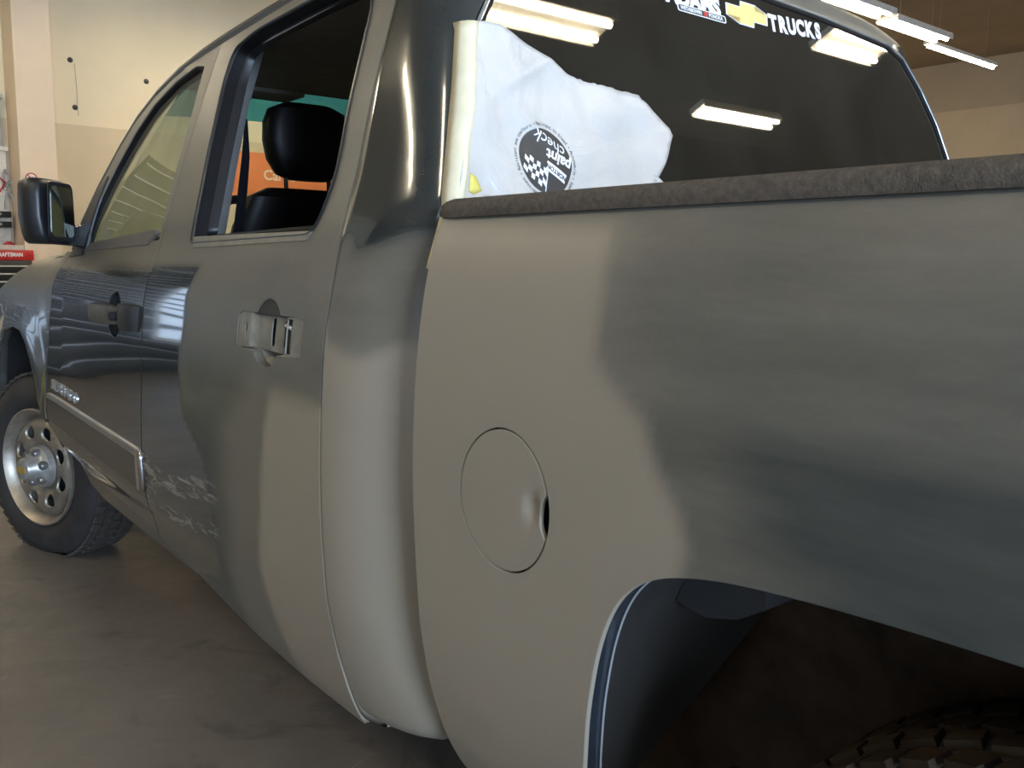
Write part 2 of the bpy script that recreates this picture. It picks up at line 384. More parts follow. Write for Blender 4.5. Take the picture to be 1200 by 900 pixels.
def panel(name, outer, holes, Yf, mat, parent=None, side=1, step=.022, edge=.014, flange=.018, attrs=None, off=0.0, roll=.0015):
    """sheet-metal panel cut to (x,z) outlines on the surface y=Yf(x,z), with rolled flanges on all edges"""
    loops = [resample(outer, edge)] + [resample(h, edge) for h in holes]
    V = []; E = []
    for lp in loops:
        s = len(V); V += lp; E += [(s + i, s + (i + 1) % len(lp)) for i in range(len(lp))]
    xs = [p[0] for p in outer]; zs = [p[1] for p in outer]
    gx, gz = np.meshgrid(np.arange(min(xs), max(xs), step), np.arange(min(zs), max(zs), step)); gx = gx.ravel(); gz = gz.ravel()
    ok = inside(gx, gz, outer)
    for h in holes: ok &= ~inside(gx, gz, h)
    for lp in loops: ok &= dist_poly(gx, gz, lp + [lp[0]]) > edge * .55
    V += list(zip(gx[ok].tolist(), gz[ok].tolist()))
    r = delaunay_2d_cdt([Vector(v) for v in V], E, [], 0, 1e-6)
    P = np.array([(v.x, v.y) for v in r[0]]); F = np.array([f for f in r[2] if len(f) == 3])
    c = P[F].mean(1); ok = inside(c[:, 0], c[:, 1], loops[0])
    for lp in loops[1:]: ok &= ~inside(c[:, 0], c[:, 1], lp)
    F = F[ok]
    a = P[F]; ar = (a[:, 1, 0] - a[:, 0, 0]) * (a[:, 2, 1] - a[:, 0, 1]) - (a[:, 2, 0] - a[:, 0, 0]) * (a[:, 1, 1] - a[:, 0, 1])
    F[ar < 0] = F[ar < 0][:, ::-1]; F = F[np.abs(ar) > 1e-12]
    # in (x,z) counter-clockwise seen with x right, z up faces -y; flip for the left side
    if side > 0: F = F[:, ::-1]
    x, z = P[:, 0], P[:, 1]; y = Yf(x, z) + off
    e = .002
    N = np.stack([-(Yf(x + e, z) - Yf(x - e, z)) / (2 * e), np.ones_like(x), -(Yf(x, z + e) - Yf(x, z - e)) / (2 * e)], 1)
    N /= np.linalg.norm(N, axis=1)[:, None]
    cnt = {}
    for f in F:
        for i in range(3):
            k = (f[i], f[(i + 1) % 3]); cnt[k] = 1
    bnd = [k for k in cnt if (k[1], k[0]) not in cnt]
    inpl = {}
    for a_, b_ in bnd:
        d = P[b_] - P[a_]; n = np.array([d[1], -d[0]]) * (-1 if side > 0 else 1); n /= np.linalg.norm(n) + 1e-12
        for q in (a_, b_): inpl[q] = inpl.get(q, 0) + n
    co = np.stack([x, y, z], 1).tolist(); NN = N.tolist(); faces = F.tolist(); idx = {}
    for q, n in inpl.items():
        n = np.array(n); n = n / (np.linalg.norm(n) + 1e-12); n3 = np.array([n[0], 0, n[1]])
        p0 = np.array(co[q]); i1 = len(co)
        co.append((p0 + n3 * roll - N[q] * roll * 1.4).tolist()); NN.append(((n3 * .8 + N[q] * .6)).tolist())
        co.append((p0 + n3 * roll - np.array([0, flange, 0])).tolist()); NN.append(n3.tolist())
        idx[q] = (i1, i1 + 1)
    for a_, b_ in bnd:
        faces.append((b_, a_, idx[a_][0], idx[b_][0])); faces.append((idx[b_][0], idx[a_][0], idx[a_][1], idx[b_][1]))
    co = np.array(co); NN = np.array(NN)
    NN /= np.linalg.norm(NN, axis=1)[:, None]
    if side < 0: co[:, 1] *= -1; NN[:, 1] *= -1
    o = mesh_obj(name, co, faces, mat, parent)
    me = o.data
    if attrs:
        vals = attrs(np.abs(co[:, 0]) * np.sign(co[:, 0]), co[:, 2])
        for k, v in vals.items():
            at = me.attributes.new(k, 'FLOAT', 'POINT'); at.data.foreach_set('value', np.asarray(v, np.float32))
    me.normals_split_custom_set_from_vertices([tuple(n) for n in NN])
    return o

# ------------------------------------------------------------------ the truck
truck = empty('pickup_truck')
tag(truck, 'dark blue-grey crew cab pickup truck with beige primer patches on its side', 'truck')

GLOSS_R = [(-1.2, 1.19), (-1.40, 1.195), (-1.70, 1.20), (-1.655, 1.13), (-1.66, 1.06), (-1.63, .96), (-1.66, .83), (-1.80, .74), (-1.86, .60), (-1.80, .45), (-1.2, .3)]
def rear_door_paint(x, z):
    gloss = region(x, z, GLOSS_R, .035)
    lower = region(x, z, [(-1.2, .80), (-1.86, .86), (-1.90, .30), (-1.2, .30)], .06)
    prim = region(x, z, [(-2.6, .955), (-2.30, .955), (-2.19, .955), (-2.16, .90), (-2.14, .80), (-2.12, .68), (-2.09, .56), (-2.11, .45), (-2.16, .20), (-2.6, .20)], .045)
    haze = region(x, z, [(-2.6, 1.0), (-2.1, .99), (-1.93, .85), (-1.95, .62), (-1.88, .45), (-1.95, .2), (-2.6, .2)], .12) * .35
    scr = np.maximum.reduce([region(x, z, [(-1.32, .68), (-1.40, .655), (-1.62, .68), (-1.86, .695), (-1.875, .655), (-1.66, .62), (-1.42, .60), (-1.36, .50), (-1.32, .47)], .03),
                             region(x, z, [(-1.42, .56), (-1.66, .575), (-1.86, .60), (-1.86, .575), (-1.66, .54), (-1.44, .52)], .03)])
    dust = np.clip((z - 1.185) / .03, 0, 1) * np.clip((1.30 - z) / .03, 0, 1) * .55  # beige belt shelf: dust plus the warm ceiling's reflection put into the colour
    dust = np.maximum(dust, .55 * region(x, z, [(-2.45, 1.85), (-2.45, 1.0), (-2.30, 1.15), (-2.28, 1.28), (-2.30, 1.85)], .06))
    dust = np.maximum(dust, .38 * np.clip((z - .98) / .08, 0, 1) * (1 - gloss))  # beige upper door: dust plus reflected warm wall, put into the colour
    dust = np.maximum(dust, .30 * np.clip((.55 - z) / .2, 0, 1) * (1 - prim))
    return dict(prim=np.maximum(prim, haze), sand=np.clip(1 - gloss - lower * .45, 0, 1), scr=scr, dust=dust)
def front_door_paint(x, z):
    dust = np.clip((z - 1.165) / .03, 0, 1) * .75 + .12 * np.clip((z - .95) / .2, 0, 1) + .35 * np.clip((.50 - z) / .12, 0, 1)  # pale band above the belt paints in warm ceiling reflection along with dust
    return dict(prim=0 * x, sand=np.clip((z - 1.30) / .06, 0, 1) * .7, scr=0 * x, dust=np.clip(dust, 0, .8))
def fender_paint(x, z):
    return dict(prim=0 * x, sand=0 * x + .15, scr=0 * x, dust=np.clip((z - .98) / .15, 0, 1) * .7 + .1)
BED_PRIM = [(-2.60, 1.275), (-2.80, 1.262), (-3.075, 1.255), (-3.085, 1.18), (-3.088, 1.10), (-3.12, 1.07), (-3.175, 1.035), (-3.20, .98), (-3.235, .94), (-3.25, .90), (-3.24, .87), (-3.3, .2), (-2.6, .2)]
def bed_paint(x, z):
    prim = region(x, z, BED_PRIM, .045)
    haze = region(x, z, [(-2.60, 1.30), (-3.10, 1.29), (-3.14, 1.12), (-3.28, 1.04), (-3.33, .92), (-3.40, .90), (-3.30, .2), (-2.6, .2)], .10) * .22
    gl = region(x, z, [(-3.30, 1.04), (-5, 1.06), (-5, .2), (-3.36, .2), (-3.38, .9)], .10)  # darker lower rear: less sanding plus a dark reflection painted in
    return dict(prim=np.maximum(prim, haze), sand=1 - .38 * gl, scr=0 * x, dust=.30 * np.clip((z - 1.02) / .04, 0, 1))  # beige upper half: dust plus warm wall reflections painted in

FD_OUT = [(-.12, .585), (-.12, .75), (-.145, .95), (-.165, 1.10), (-.205, 1.215), (-.232, 1.33), (-.29, 1.46), (-.38, 1.585), (-.50, 1.68), (-.66, 1.748), (-.86, 1.785), (-1.10, 1.803), (-1.306, 1.808), (-1.306, .435), (-1.0, .455), (-.62, .475), (-.30, .54)]
FD_WIN = rounded([(-.335, 1.243), (-1.285, 1.262), (-1.245, 1.60), (-1.205, 1.765), (-1.10, 1.783), (-.90, 1.768), (-.70, 1.722), (-.56, 1.64), (-.45, 1.53), (-.38, 1.40)], .012)
RD_OUT = [(-1.314, .435), (-1.314, 1.808), (-1.9, 1.812), (-2.2, 1.805), (-2.406, 1.795), (-2.406, .318), (-2.17, .310), (-1.92, .335), (-1.65, .39)]
RD_WIN = rounded([(-1.575, 1.252), (-2.30, 1.262), (-2.33, 1.36), (-2.318, 1.70), (-2.26, 1.772), (-1.95, 1.782), (-1.62, 1.785), (-1.475, 1.765), (-1.468, 1.69)], [.008, .05, .03, .04, .06, .05, .05, .05, .04])
def pocket(cx, cz, rx, rz, x0, x1, z0, z1):
    """outline of a door-handle opening: a rounded bar crossing an oval cup"""
    pts = []
    for k in range(64):
        a = 2 * math.pi * k / 64; best = 0
        for t in np.linspace(.005, .3, 240):
            X, Z = t * math.cos(a), t * math.sin(a)
            if (X / rx) ** 2 + (Z / rz) ** 2 < 1 or (x0 < X < x1 and z0 < Z < z1): best = t
        pts.append((cx + best * math.cos(a), cz + best * math.sin(a)))
    return pts
PK_R = pocket(-2.150, 1.065, .075, .071, -.170, .155, -.040, .040)
PK_F = pocket(-1.020, 1.045, .075, .070, -.05, .05, -.035, .035)

fender = panel('front_fender', [(-.112, .595), (-.112, .75), (-.137, .95), (-.157, 1.10), (-.197, 1.215), (-.205, 1.232), (0, 1.235), (.25, 1.215), (.5, 1.155), (.78, 1.065), (.85, .97), (.85, .40), (.72, .40)] + ARCH_F[::-1][1:-1], [], Yfen, PAINT, truck, attrs=fender_paint, flange=.03)
fdoor = panel('front_door', FD_OUT, [FD_WIN, PK_F], Ycab, PAINT, truck, attrs=front_door_paint, flange=.03)
rdoor = panel('rear_door', RD_OUT, [RD_WIN, PK_R], Ycab, PAINT, truck, attrs=rear_door_paint, flange=.03)
# right-hand side of the cab, seen only through the glass
panel('front_fender', [(-.112, .595), (-.112, .75), (-.157, 1.10), (-.205, 1.232), (0, 1.235), (.25, 1.225), (.5, 1.18), (.78, 1.10), (.85, 1.0), (.85, .40), (.72, .40)] + ARCH_F[::-1][1:-1], [], Yfen, PAINT, truck, side=-1, step=.05, edge=.03, attrs=fender_paint)
fdoor2 = panel('front_door', FD_OUT, [FD_WIN], Ycab, PAINT, truck, side=-1, step=.05, edge=.03, attrs=front_door_paint)
rdoor2 = panel('rear_door', RD_OUT, [RD_WIN], Ycab, PAINT, truck, side=-1, step=.05, edge=.03, attrs=lambda x, z: dict(prim=0 * x, sand=0 * x, scr=0 * x, dust=0 * x))

def inset(poly, d):
    c = np.mean(np.array(poly), 0); out = []
    n = len(poly)
    ar = sum(poly[i][0] * poly[(i + 1) % n][1] - poly[(i + 1) % n][0] * poly[i][1] for i in range(n)); sg = 1 if ar > 0 else -1
    for i in range(n):
        a = np.array(poly[i - 1]); b = np.array(poly[(i + 1) % n]); t = b - a; t /= np.linalg.norm(t) + 1e-9
        out.append(tuple(np.array(poly[i]) + sg * d * np.array([-t[1], t[0]])))
    return out
def rim_strip(name, poly, y0, y1, d0, d1, mat, parent, Yf=Ycab, side=1):
    """band following an opening: from depth y0 / inset d0 to depth y1 / inset d1"""
    poly = resample(poly, .03); A = inset(poly, d0); B = inset(poly, d1); n = len(poly)
    va = [(x, side * (float(Yf(x, z)) + y0), z) for x, z in A]; vb = [(x, side * (float(Yf(x, z)) + y1), z) for x, z in B]
    vm = [(a[0] * .5 + b[0] * .5, a[1] * .5 + b[1] * .5 + side * .006, a[2] * .5 + b[2] * .5) for a, b in zip(va, vb)]
    f = []
    for i in range(n):
        j = (i + 1) % n; f += [(i, j, n + j, n + i), (n + i, n + j, 2 * n + j, 2 * n + i)]
    return mesh_obj(name, va + vm + vb, f, mat, parent)
# front door: glass, seal, sail, moulding, lettering, handle
panel('door_glass', inset(FD_WIN, -.01), [], Ycab, SIDEGLASS, fdoor, off=-.022, flange=.004, step=.06, edge=.03)
rim_strip('window_seal', FD_WIN, -.004, -.020, -.001, .013, RUBBER, fdoor)
panel('belt_strip', [(-.40, 1.236), (-1.19, 1.252), (-1.245, 1.285), (-1.20, 1.292), (-.46, 1.262)], [], Ycab, simple('dusty_belt_strip', (.11, .10, .085), .6), fdoor, off=.004, flange=.012, step=.05)
panel('sail_cover', [(-.225, 1.215), (-.40, 1.225), (-.392, 1.40), (-.40, 1.50), (-.325, 1.46), (-.262, 1.34)], [], Ycab, BLACKP, fdoor, off=.006, flange=.012, step=.04)
def mould(name, outer, mat, parent, off, fl): return panel(name, outer, [], Ycab, mat, parent, off=off, flange=fl, step=.05, edge=.02, roll=.004)
mould_p = simple('moulding_paint', (.028, .030, .029), .25, .3, .1, 9, .5)
mould('side_moulding', [(-.172, .695), (-.160, .608), (-1.285, .566), (-1.300, .66)], mould_p, fdoor, .009, .012)
mould('moulding_strip', [(-.172, .706), (-.172, .692), (-1.300, .664), (-1.300, .680)], simple('dull_chrome_strip', (.26, .25, .23), .38, .6, .1), fdoor, .011, .013)
mould('moulding_end', [(-.150, .703), (-.140, .608), (-.162, .608), (-.172, .703)], CHROME, fdoor, .011, .012)
mould('moulding_end', [(-1.282, .672), (-1.266, .566), (-1.291, .564), (-1.303, .600), (-1.304, .674)], CHROME, fdoor, .011, .012)
me = text_mesh('SILVERADO', .050, .0013, .002, 1.5)
for v in me.vertices:
    x, z, hh = -.392 - v.co.x, .738 + v.co.y - .030 * v.co.x, v.co.z; v.co = (x, float(Ycab(x, z)) + .002 + hh, z)
lt = bpy.data.objects.new('model_lettering', me); COL.objects.link(lt); me.materials.clear(); me.materials.append(simple('worn_chrome_letters', (.66, .66, .64), .3, .8)); lt.parent = fdoor
def handle_pocket(parent, PK, cx, cz, depth, mat):
    p = panel('handle_cup', inset(PK, -.004), [], lambda x, z: Ycab(x, z) - .012 - depth * np.clip(1 - ((x - cx) / .08) ** 2 - ((z - cz) / .075) ** 2, 0, 1), mat, parent, flange=.003, step=.012)
    return p
handle_pocket(fdoor, PK_F, -1.02, 1.045, .03, simple('dark_cup', (.035, .033, .030), .5))
def curved_bar(name, x0, x1, cz, hz, y0, y1, mat, parent, dz=0.0, n=14):
    rings = []
    for i in range(n):
        t = i / (n - 1); x = x0 + (x1 - x0) * t; s = math.sin(math.pi * t) ** .35 if 0 < t < 1 else .15
        y = float(Ycab(x, cz)); zc = cz + dz * (t - .5); h = hz * (.8 + .2 * s)
        a, b = y + y0 * (1 if s > .5 else .2), y + y0 + (y1 - y0) * s
        rings.append([(x, a, zc - h), (x, b - .004, zc - h * .95), (x, b, zc - h * .5), (x, b, zc + h * .5), (x, b - .004, zc + h * .95), (x, a, zc + h)])
    return loft(name, rings, mat, parent)
HANDLEM = simple('scuffed_handle', (.085, .078, .066), .5, 0, .3, 30)
dh = curved_bar('door_handle', -.80, -1.10, 1.045, .030, .008, .042, HANDLEM, fdoor)
curved_bar('handle_base', -1.10, -1.27, 1.045, .040, -.01, .030, simple('dark_handle_base', (.022, .022, .022), .5), fdoor)
lathe('lock_cylinder', [(0, .004), (.011, .004), (.013, 0), (.013, -.02)], Matrix.Translation((-1.12, float(Ycab(-1.12, 1.045)) + .036, 1.045)) @ Matrix.Rotation(R(-90), 4, 'X'), GAPDARK, fdoor, 16)
# rear door: seal, B-pillar edge and the bare handle bracket
rim_strip('window_seal', RD_WIN, -.002, -.032, -.001, .014, RUBBER, rdoor)
rim_strip('run_channel', RD_WIN, -.032, -.055, .014, .022, BLACKP, rdoor)
rim_strip('window_lip', RD_WIN, .002, -.004, -.004, .004, simple('glossy_black_lip', (.02, .025, .032), .3, .2, .1, 5), rdoor)
panel('belt_strip', [(-1.60, 1.240), (-2.27, 1.250), (-2.285, 1.266), (-1.59, 1.266)], [], Ycab, simple('bare_belt_strip', (.24, .225, .18), .45, .2), rdoor, off=.003, flange=.012, step=.05)
handle_pocket(rdoor, PK_R, -2.15, 1.06, .040, STEEL)
slots = [rounded([(-2.148, 1.038), (-2.148, 1.094), (-2.168, 1.096), (-2.168, 1.040)], .007, 4), rounded([(-2.208, 1.036), (-2.208, 1.092), (-2.228, 1.093), (-2.228, 1.037)], .007, 4), rounded([(-2.243, 1.031), (-2.243, 1.098), (-2.267, 1.099), (-2.267, 1.032)], .002, 2), circle(-2.040, 1.072, .007, .012, 10)]
panel('handle_bracket', rounded([(-1.996, 1.027), (-1.996, 1.102), (-2.075, 1.104), (-2.225, 1.104), (-2.318, 1.103), (-2.318, 1.028), (-2.215, 1.027), (-2.075, 1.032)], .012), slots, lambda x, z: Ycab(x, z) - .003 - .011 * np.clip((.09 - np.abs(x + 2.15)) / .02, 0, 1), STEEL, rdoor, flange=.003, step=.014, edge=.007, roll=.0003)
panel('slot_dark_sheet', rounded([(-2.15, 1.02), (-2.15, 1.10), (-2.275, 1.10), (-2.275, 1.02)], .01), [], lambda x, z: Ycab(x, z) - .036, GAPDARK, rdoor, flange=.003)  # near-black sheet added so the bracket slots read as shaded
tube('lock_rod', [(-2.226, float(Ycab(-2.22, 1.08)) - .010, 1.085), (-2.256, float(Ycab(-2.25, 1.08)) - .008, 1.080)], .0035, simple('white_clip', (.75, .73, .66), .4), rdoor, 8)
panel('recess_dark_sheet', [(-2.150 + .072 * math.cos(a), 1.102 + .034 * math.sin(a)) for a in np.linspace(0, math.pi, 16)], [], lambda x, z: Ycab(x, z) - .004, simple('recess_near_black', (.022, .021, .019), .6), rdoor, flange=.003)  # near-black sheet over the dark upper half of the handle recess
# rocker under the front door
panel('rocker_panel', [(-.14, .605), (-.125, .56), (-.20, .50), (-.32, .455), (-.45, .405), (-.62, .385), (-1.0, .38), (-1.60, .375), (-1.65, .40), (-1.30, .445), (-.62, .485), (-.30, .55)], [], lambda x, z: Ycab(x, .5) - .045 - .25 * np.clip(.36 - z, 0, 1), simple('rocker_paint', (.04, .042, .042), .16, .35, .2, 6, .6), truck, flange=.04, step=.05)

# cab corner behind the rear door: wraps from the side to the back panel
def bx(z):
    z = np.asarray(z, float); return np.where(z > 1.30, -2.66 + .25 * (z - 1.38), -2.66 - .02 * np.clip((z - 1.18) / .12, 0, 1))
def ye(z): return np.interp(z, [1.15, 1.28, 1.31, 1.49, 1.60, 1.69, 1.80], [.885, .902, .902, .845, .805, .745, .67])
def corner_pt(u, z):
    """u 0..1 along the side, 1..2 round the arc, 2..3 onto the back"""
    Y = float(ip(P_C, z)); xb = float(bx(z)); e = float(min(ye(z), Y - .03)); rx = float(np.interp(z, [1.12, 1.36], [.235, .13])); ry = Y - e
    if u <= 1: return (-2.4155 + (xb + rx + 2.4155) * u, Y, z)
    if u <= 2:
        a = (u - 1) * math.pi / 2; return (xb + rx - rx * math.sin(a), e + ry * math.cos(a), z)
    return (xb, e - .03 * (u - 2), z)
def cab_corner(side):
    us = list(np.linspace(0, 1, 7)[:-1]) + list(np.linspace(1, 2, 22)) + [2.5, 3]
    zs = np.arange(.296, 1.812, .012); V = []; A = dict(prim=[], sand=[], scr=[], dust=[])
    rnd = random.Random(2)
    for z in zs:
        for u in us:
            zz = z
            x, y, _ = corner_pt(u, zz)
            zb = float(np.interp(-x, [2.41, 2.48, 2.55, 2.60, 2.63, 2.66], [.318, .322, .335, .350, .372, .41]))
            k = max(0, 1 - (z - .296) / .25); y -= .030 * max(0, 1 - (z - .296) / .05) ** 2
            V.append((x, side * y, z + (zb - .296) * k))
            edge = 1.085 + .020 * math.sin(u * 3 + 1) + .01 * math.sin(u * 9)
            t = min(1, max(0, (edge - z) / .05 + .5)); s = min(1, max(0, (1.255 + .015 * math.sin(u * 5) - z) / .03))
            A['prim'].append(max(t * t * (3 - 2 * t), .35 * s)); A['sand'].append(s); A['scr'].append(0)
            A['dust'].append(.12 if z > 1.27 else 0)
    if side < 0: A['prim'] = [0] * len(V); A['sand'] = [0] * len(V)
    n = len(us); F = []
    for i in range(len(zs) - 1):
        for k in range(n - 1):
            q = (i * n + k, (i + 1) * n + k, (i + 1) * n + k + 1, i * n + k + 1); F.append(q if side > 0 else q[::-1])
    m = len(V)   # flange along the door gap
    for i, z in enumerate(zs):
        x, y, _ = V[i * n]; V.append((x + .003, y - side * .004, z)); V.append((x + .003, y - side * .03, z))
        for k in A: A[k] += [A[k][i * n]] * 2
    for i in range(len(zs) - 1):
        for q in ((i * n, m + 2 * i, m + 2 * i + 2, (i + 1) * n), (m + 2 * i, m + 2 * i + 1, m + 2 * i + 3, m + 2 * i + 2)): F.append(q if side > 0 else q[::-1])
    o = mesh_obj('cab_corner', V, F, PAINT, truck)
    for k, v in A.items():
        at = o.data.attributes.new(k, 'FLOAT', 'POINT'); at.data.foreach_set('value', np.array(v, np.float32))
    return o
cab_corner(1); cab_corner(-1)
panel('door_gap_dark_strip', [(-2.395, .34), (-2.430, .345), (-2.430, 1.79), (-2.395, 1.79)], [], Ycab, GAPDARK, truck, off=-.016, flange=.003)  # black strip added behind the gap to stand in for its shade
def zero_attrs(o, **kw):
    for k in ('prim', 'sand', 'scr', 'dust'):
        at = o.data.attributes.new(k, 'FLOAT', 'POINT'); at.data.foreach_set('value', np.full(len(o.data.vertices), kw.get(k, 0), np.float32))
    return o
# back wall of the cab and its window
zero_attrs(box('cab_back_panel', (-2.645, 0, .88), (.02, 1.70, .86), PAINT, truck))
def on_back(y, z, off=0): return Vector((float(bx(z)) - off, y, z))
def bow(y): return -.035 * (y / .8) ** 2 * -1
WIN = [(.885, 1.325), (.838, 1.49), (.797, 1.60), (.737, 1.69), (.665, 1.765), (.60, 1.79), (.30, 1.808), (0, 1.815)]
WIN = WIN + [(-y, z) for y, z in WIN[::-1][1:]]
def window_pane(name, poly, off, th, mat, parent):
    bm = bmesh.new(); a = [bm.verts.new(on_back(y, z, off + th)) for y, z in poly]; b = [bm.verts.new(on_back(y, z, off)) for y, z in poly]; n = len(poly)
    fs = [bm.faces.new(a), bm.faces.new(b[::-1])] + [bm.faces.new((a[i], b[i], b[(i + 1) % n], a[(i + 1) % n])) for i in range(n)]
    return bm_obj(name, bm, mat, parent)
rw = window_pane('rear_window', WIN, 0, .004, REARGLASS, truck)
def ring_of(poly, d0, d1, off, mat, name, parent):
    poly = resample(poly, .03); A = inset(poly, d0); B = inset(poly, d1); n = len(poly)
    va = [on_back(y, z, off) for y, z in A]; vb = [on_back(y, z, off + .004) for y, z in B]
    m = [(a + b) / 2 + Vector((-.006, 0, 0)) for a, b in zip(va, vb)]
    f = []
    for i in range(n):
        j = (i + 1) % n; f += [(i, j, n + j, n + i), (n + i, n + j, 2 * n + j, 2 * n + i)]
    return mesh_obj(name, va + m + vb, f, mat, parent)
ring_of(WIN, -.010, .004, .002, RUBBER, 'window_seal', rw)
ring_of(WIN, -.010, -.004, .006, simple('bright_seal_edge', (.42, .45, .45), .25, .7), 'seal_trim', rw)
# roof
def roof_half(x):
    y = float(Ycab(x, 1.80)); xb = float(bx(1.80)); rx = .13
    if x < xb + rx:
        Y = float(ip(P_C, 1.80)); e = float(ye(1.80)); t = min(1, (xb + rx - x) / rx); y = e + (Y - e) * math.sqrt(max(0, 1 - t * t))
    if x > -1.0: y -= .05 * ((x + 1.0) / .25) ** 2
    return y
rings = []
for x in list(np.linspace(-.78, -2.40, 30)) + [-2.44, -2.48, -2.51, -2.53, -2.545, -2.553, -2.555]:
    h = np.interp(-x, [.78, .95, 1.2, 1.6, 2.2, 2.42, 2.50, 2.535, 2.55, 2.555], [.045, .065, .080, .088, .088, .086, .082, .072, .052, .012]); yh = roof_half(x)
    ss = np.sin(np.linspace(-1, 1, 41) * math.pi / 2)
    rings.append([(x, yh * s, 1.797 + h * max(0, 1 - abs(s) ** 3.4) ** .55) for s in ss])
zero_attrs(loft('roof', rings, PAINT, truck, closed=False, sharp=70), sand=.8, dust=.15)
box('brake_light', (-2.552, -.03, 1.852), (.03, .24, .022), REDP, truck, .006)
hl = [[(r[0] + (0.02 if r[0] < -2.4 else 0), r[1] * .97, r[2] - .035) for r in ring] for ring in rings]
loft('headliner', hl, HEADLINER, truck, closed=False, sharp=70)
# A pillars, windscreen, cowl, hood
for s in (1, -1):
    pts = [(-.185, 1.235), (-.215, 1.34), (-.27, 1.47), (-.36, 1.60), (-.48, 1.695), (-.65, 1.763), (-.86, 1.80), (-1.1, 1.818), (-1.3, 1.823), (-1.6, 1.824), (-1.9, 1.820), (-2.2, 1.812), (-2.38, 1.806)]
    rr = []
    for x, z in pts:
        y = float(Ycab(x, z)); rr.append([(x - .01, s * (y - .012), z - .012), (x - .002, s * (y - .004), z + .008), (x + .022, s * (y - .018), z + .024), (x + .028, s * (y - .06), z + .024), (x, s * (y - .07), z)])
    zero_attrs(loft('windscreen_pillar', rr, PAINT, truck), sand=.6, dust=.25)
def wscreen(u, v):   # u across -1..1, v 0 bottom .. 1 top
    yb, yt = .80, .62; y = (yb + (yt - yb) * v) * u
    xbot = .06 - .26 * u * u; xtop = -.70 - .10 * u * u; zt = 1.852 - .05 * u * u; zb = 1.235
    x = xbot + (xtop - xbot) * v; z = zb + (zt - zb) * (v ** .92)
    return (x, y, z)
def wgrid(name, v0, v1, mat, parent):
    nu, nv = 20, 10
    V = [wscreen(-1 + 2 * i / nu, v0 + (v1 - v0) * j / nv) for j in range(nv + 1) for i in range(nu + 1)]
    return mesh_obj(name, V, [(j * (nu + 1) + i, j * (nu + 1) + i + 1, (j + 1) * (nu + 1) + i + 1, (j + 1) * (nu + 1) + i) for j in range(nv) for i in range(nu)], mat, parent)
ws = wgrid('windscreen', 0, .79, CLEARGLASS, truck); wgrid('shade_band', .79, 1, SHADEGLASS, ws)
rr = []
for x in np.linspace(-.12, .86, 14):
    zt = np.interp(x, [-.12, .25, .5, .86], [1.245, 1.225, 1.17, 1.06]); hw = .84
    rr.append([(x, hw * s, zt + .035 * (1 - abs(s) ** 3) - .02) for s in np.linspace(-1, 1, 21)])
zero_attrs(loft('hood', rr, PAINT, truck, closed=False), dust=.5)
box('front_bumper', (.93, 0, .62), (.16, 1.80, .34), CHROME, truck, .04)
box('grille', (.88, 0, .93), (.10, 1.70, .34), BLACKP, truck, .03)
# door glass of the far side
for o, W in ((fdoor2, FD_WIN), (rdoor2, RD_WIN)):
    panel('door_glass', inset(W, -.01), [], Ycab, SIDEGLASS, o, side=-1, off=-.022, flange=.004, step=.08, edge=.04)
# cabin
box('cabin_floor', (-1.35, 0, .50), (2.55, 1.68, .06), INTERIOR, truck)
for s in (1, -1):
    for nm, x0, x1 in (('front_door_trim', -.25, -1.29), ('rear_door_trim', -1.42, -2.40)):
        box(nm, ((x0 + x1) / 2, s * .80, .87), (abs(x1 - x0), .04, .74), INTERIOR, truck, .01)
    pl = []
    for z, x, y in ((.60, -1.42, .80), (1.25, -1.40, .80), (1.45, -1.39, .755), (1.62, -1.375, .71), (1.80, -1.34, .64)):
        pl.append([(x - .04, s * y, z), (x - .025, s * (y - .03), z), (x + .05, s * (y - .03), z), (x + .05, s * (y + .04), z), (x - .04, s * (y + .05), z)])
    loft('pillar_trim', pl, TRIMG, truck)
# far-side and rear cabin walls below the glass
box('dashboard', (-.30, 0, 1.03), (.42, 1.56, .34), INTERIOR, truck, .06)
rr = []
sw = lathe('steering_wheel', [(.185 + .016 * math.cos(a), .016 * math.sin(a)) for a in np.linspace(0, 2 * math.pi, 13)[:-1]], Matrix.Translation((-.74, .40, 1.255)) @ Matrix.Rotation(R(-68), 4, 'Y'), BLACKP, truck, 40, close=True)
lathe('horn_pad', [(0, .02), (.06, .02), (.08, 0), (.08, -.03)], Matrix.Translation((-.72, .40, 1.25)) @ Matrix.Rotation(R(-68), 4, 'Y'), BLACKP, sw, 24)
for a in (0, 120, 240):
    M = Matrix.Translation((-.735, .40, 1.253)) @ Matrix.Rotation(R(-68), 4, 'Y')
    tube('spoke', [M @ Vector((.06 * math.cos(R(a)), .06 * math.sin(R(a)), 0)), M @ Vector((.18 * math.cos(R(a)), .18 * math.sin(R(a)), 0))], .014, BLACKP, sw, 8)
tube('steering_column', [(-.72, .40, 1.25), (-.40, .40, 1.10)], .045, BLACKP, truck)
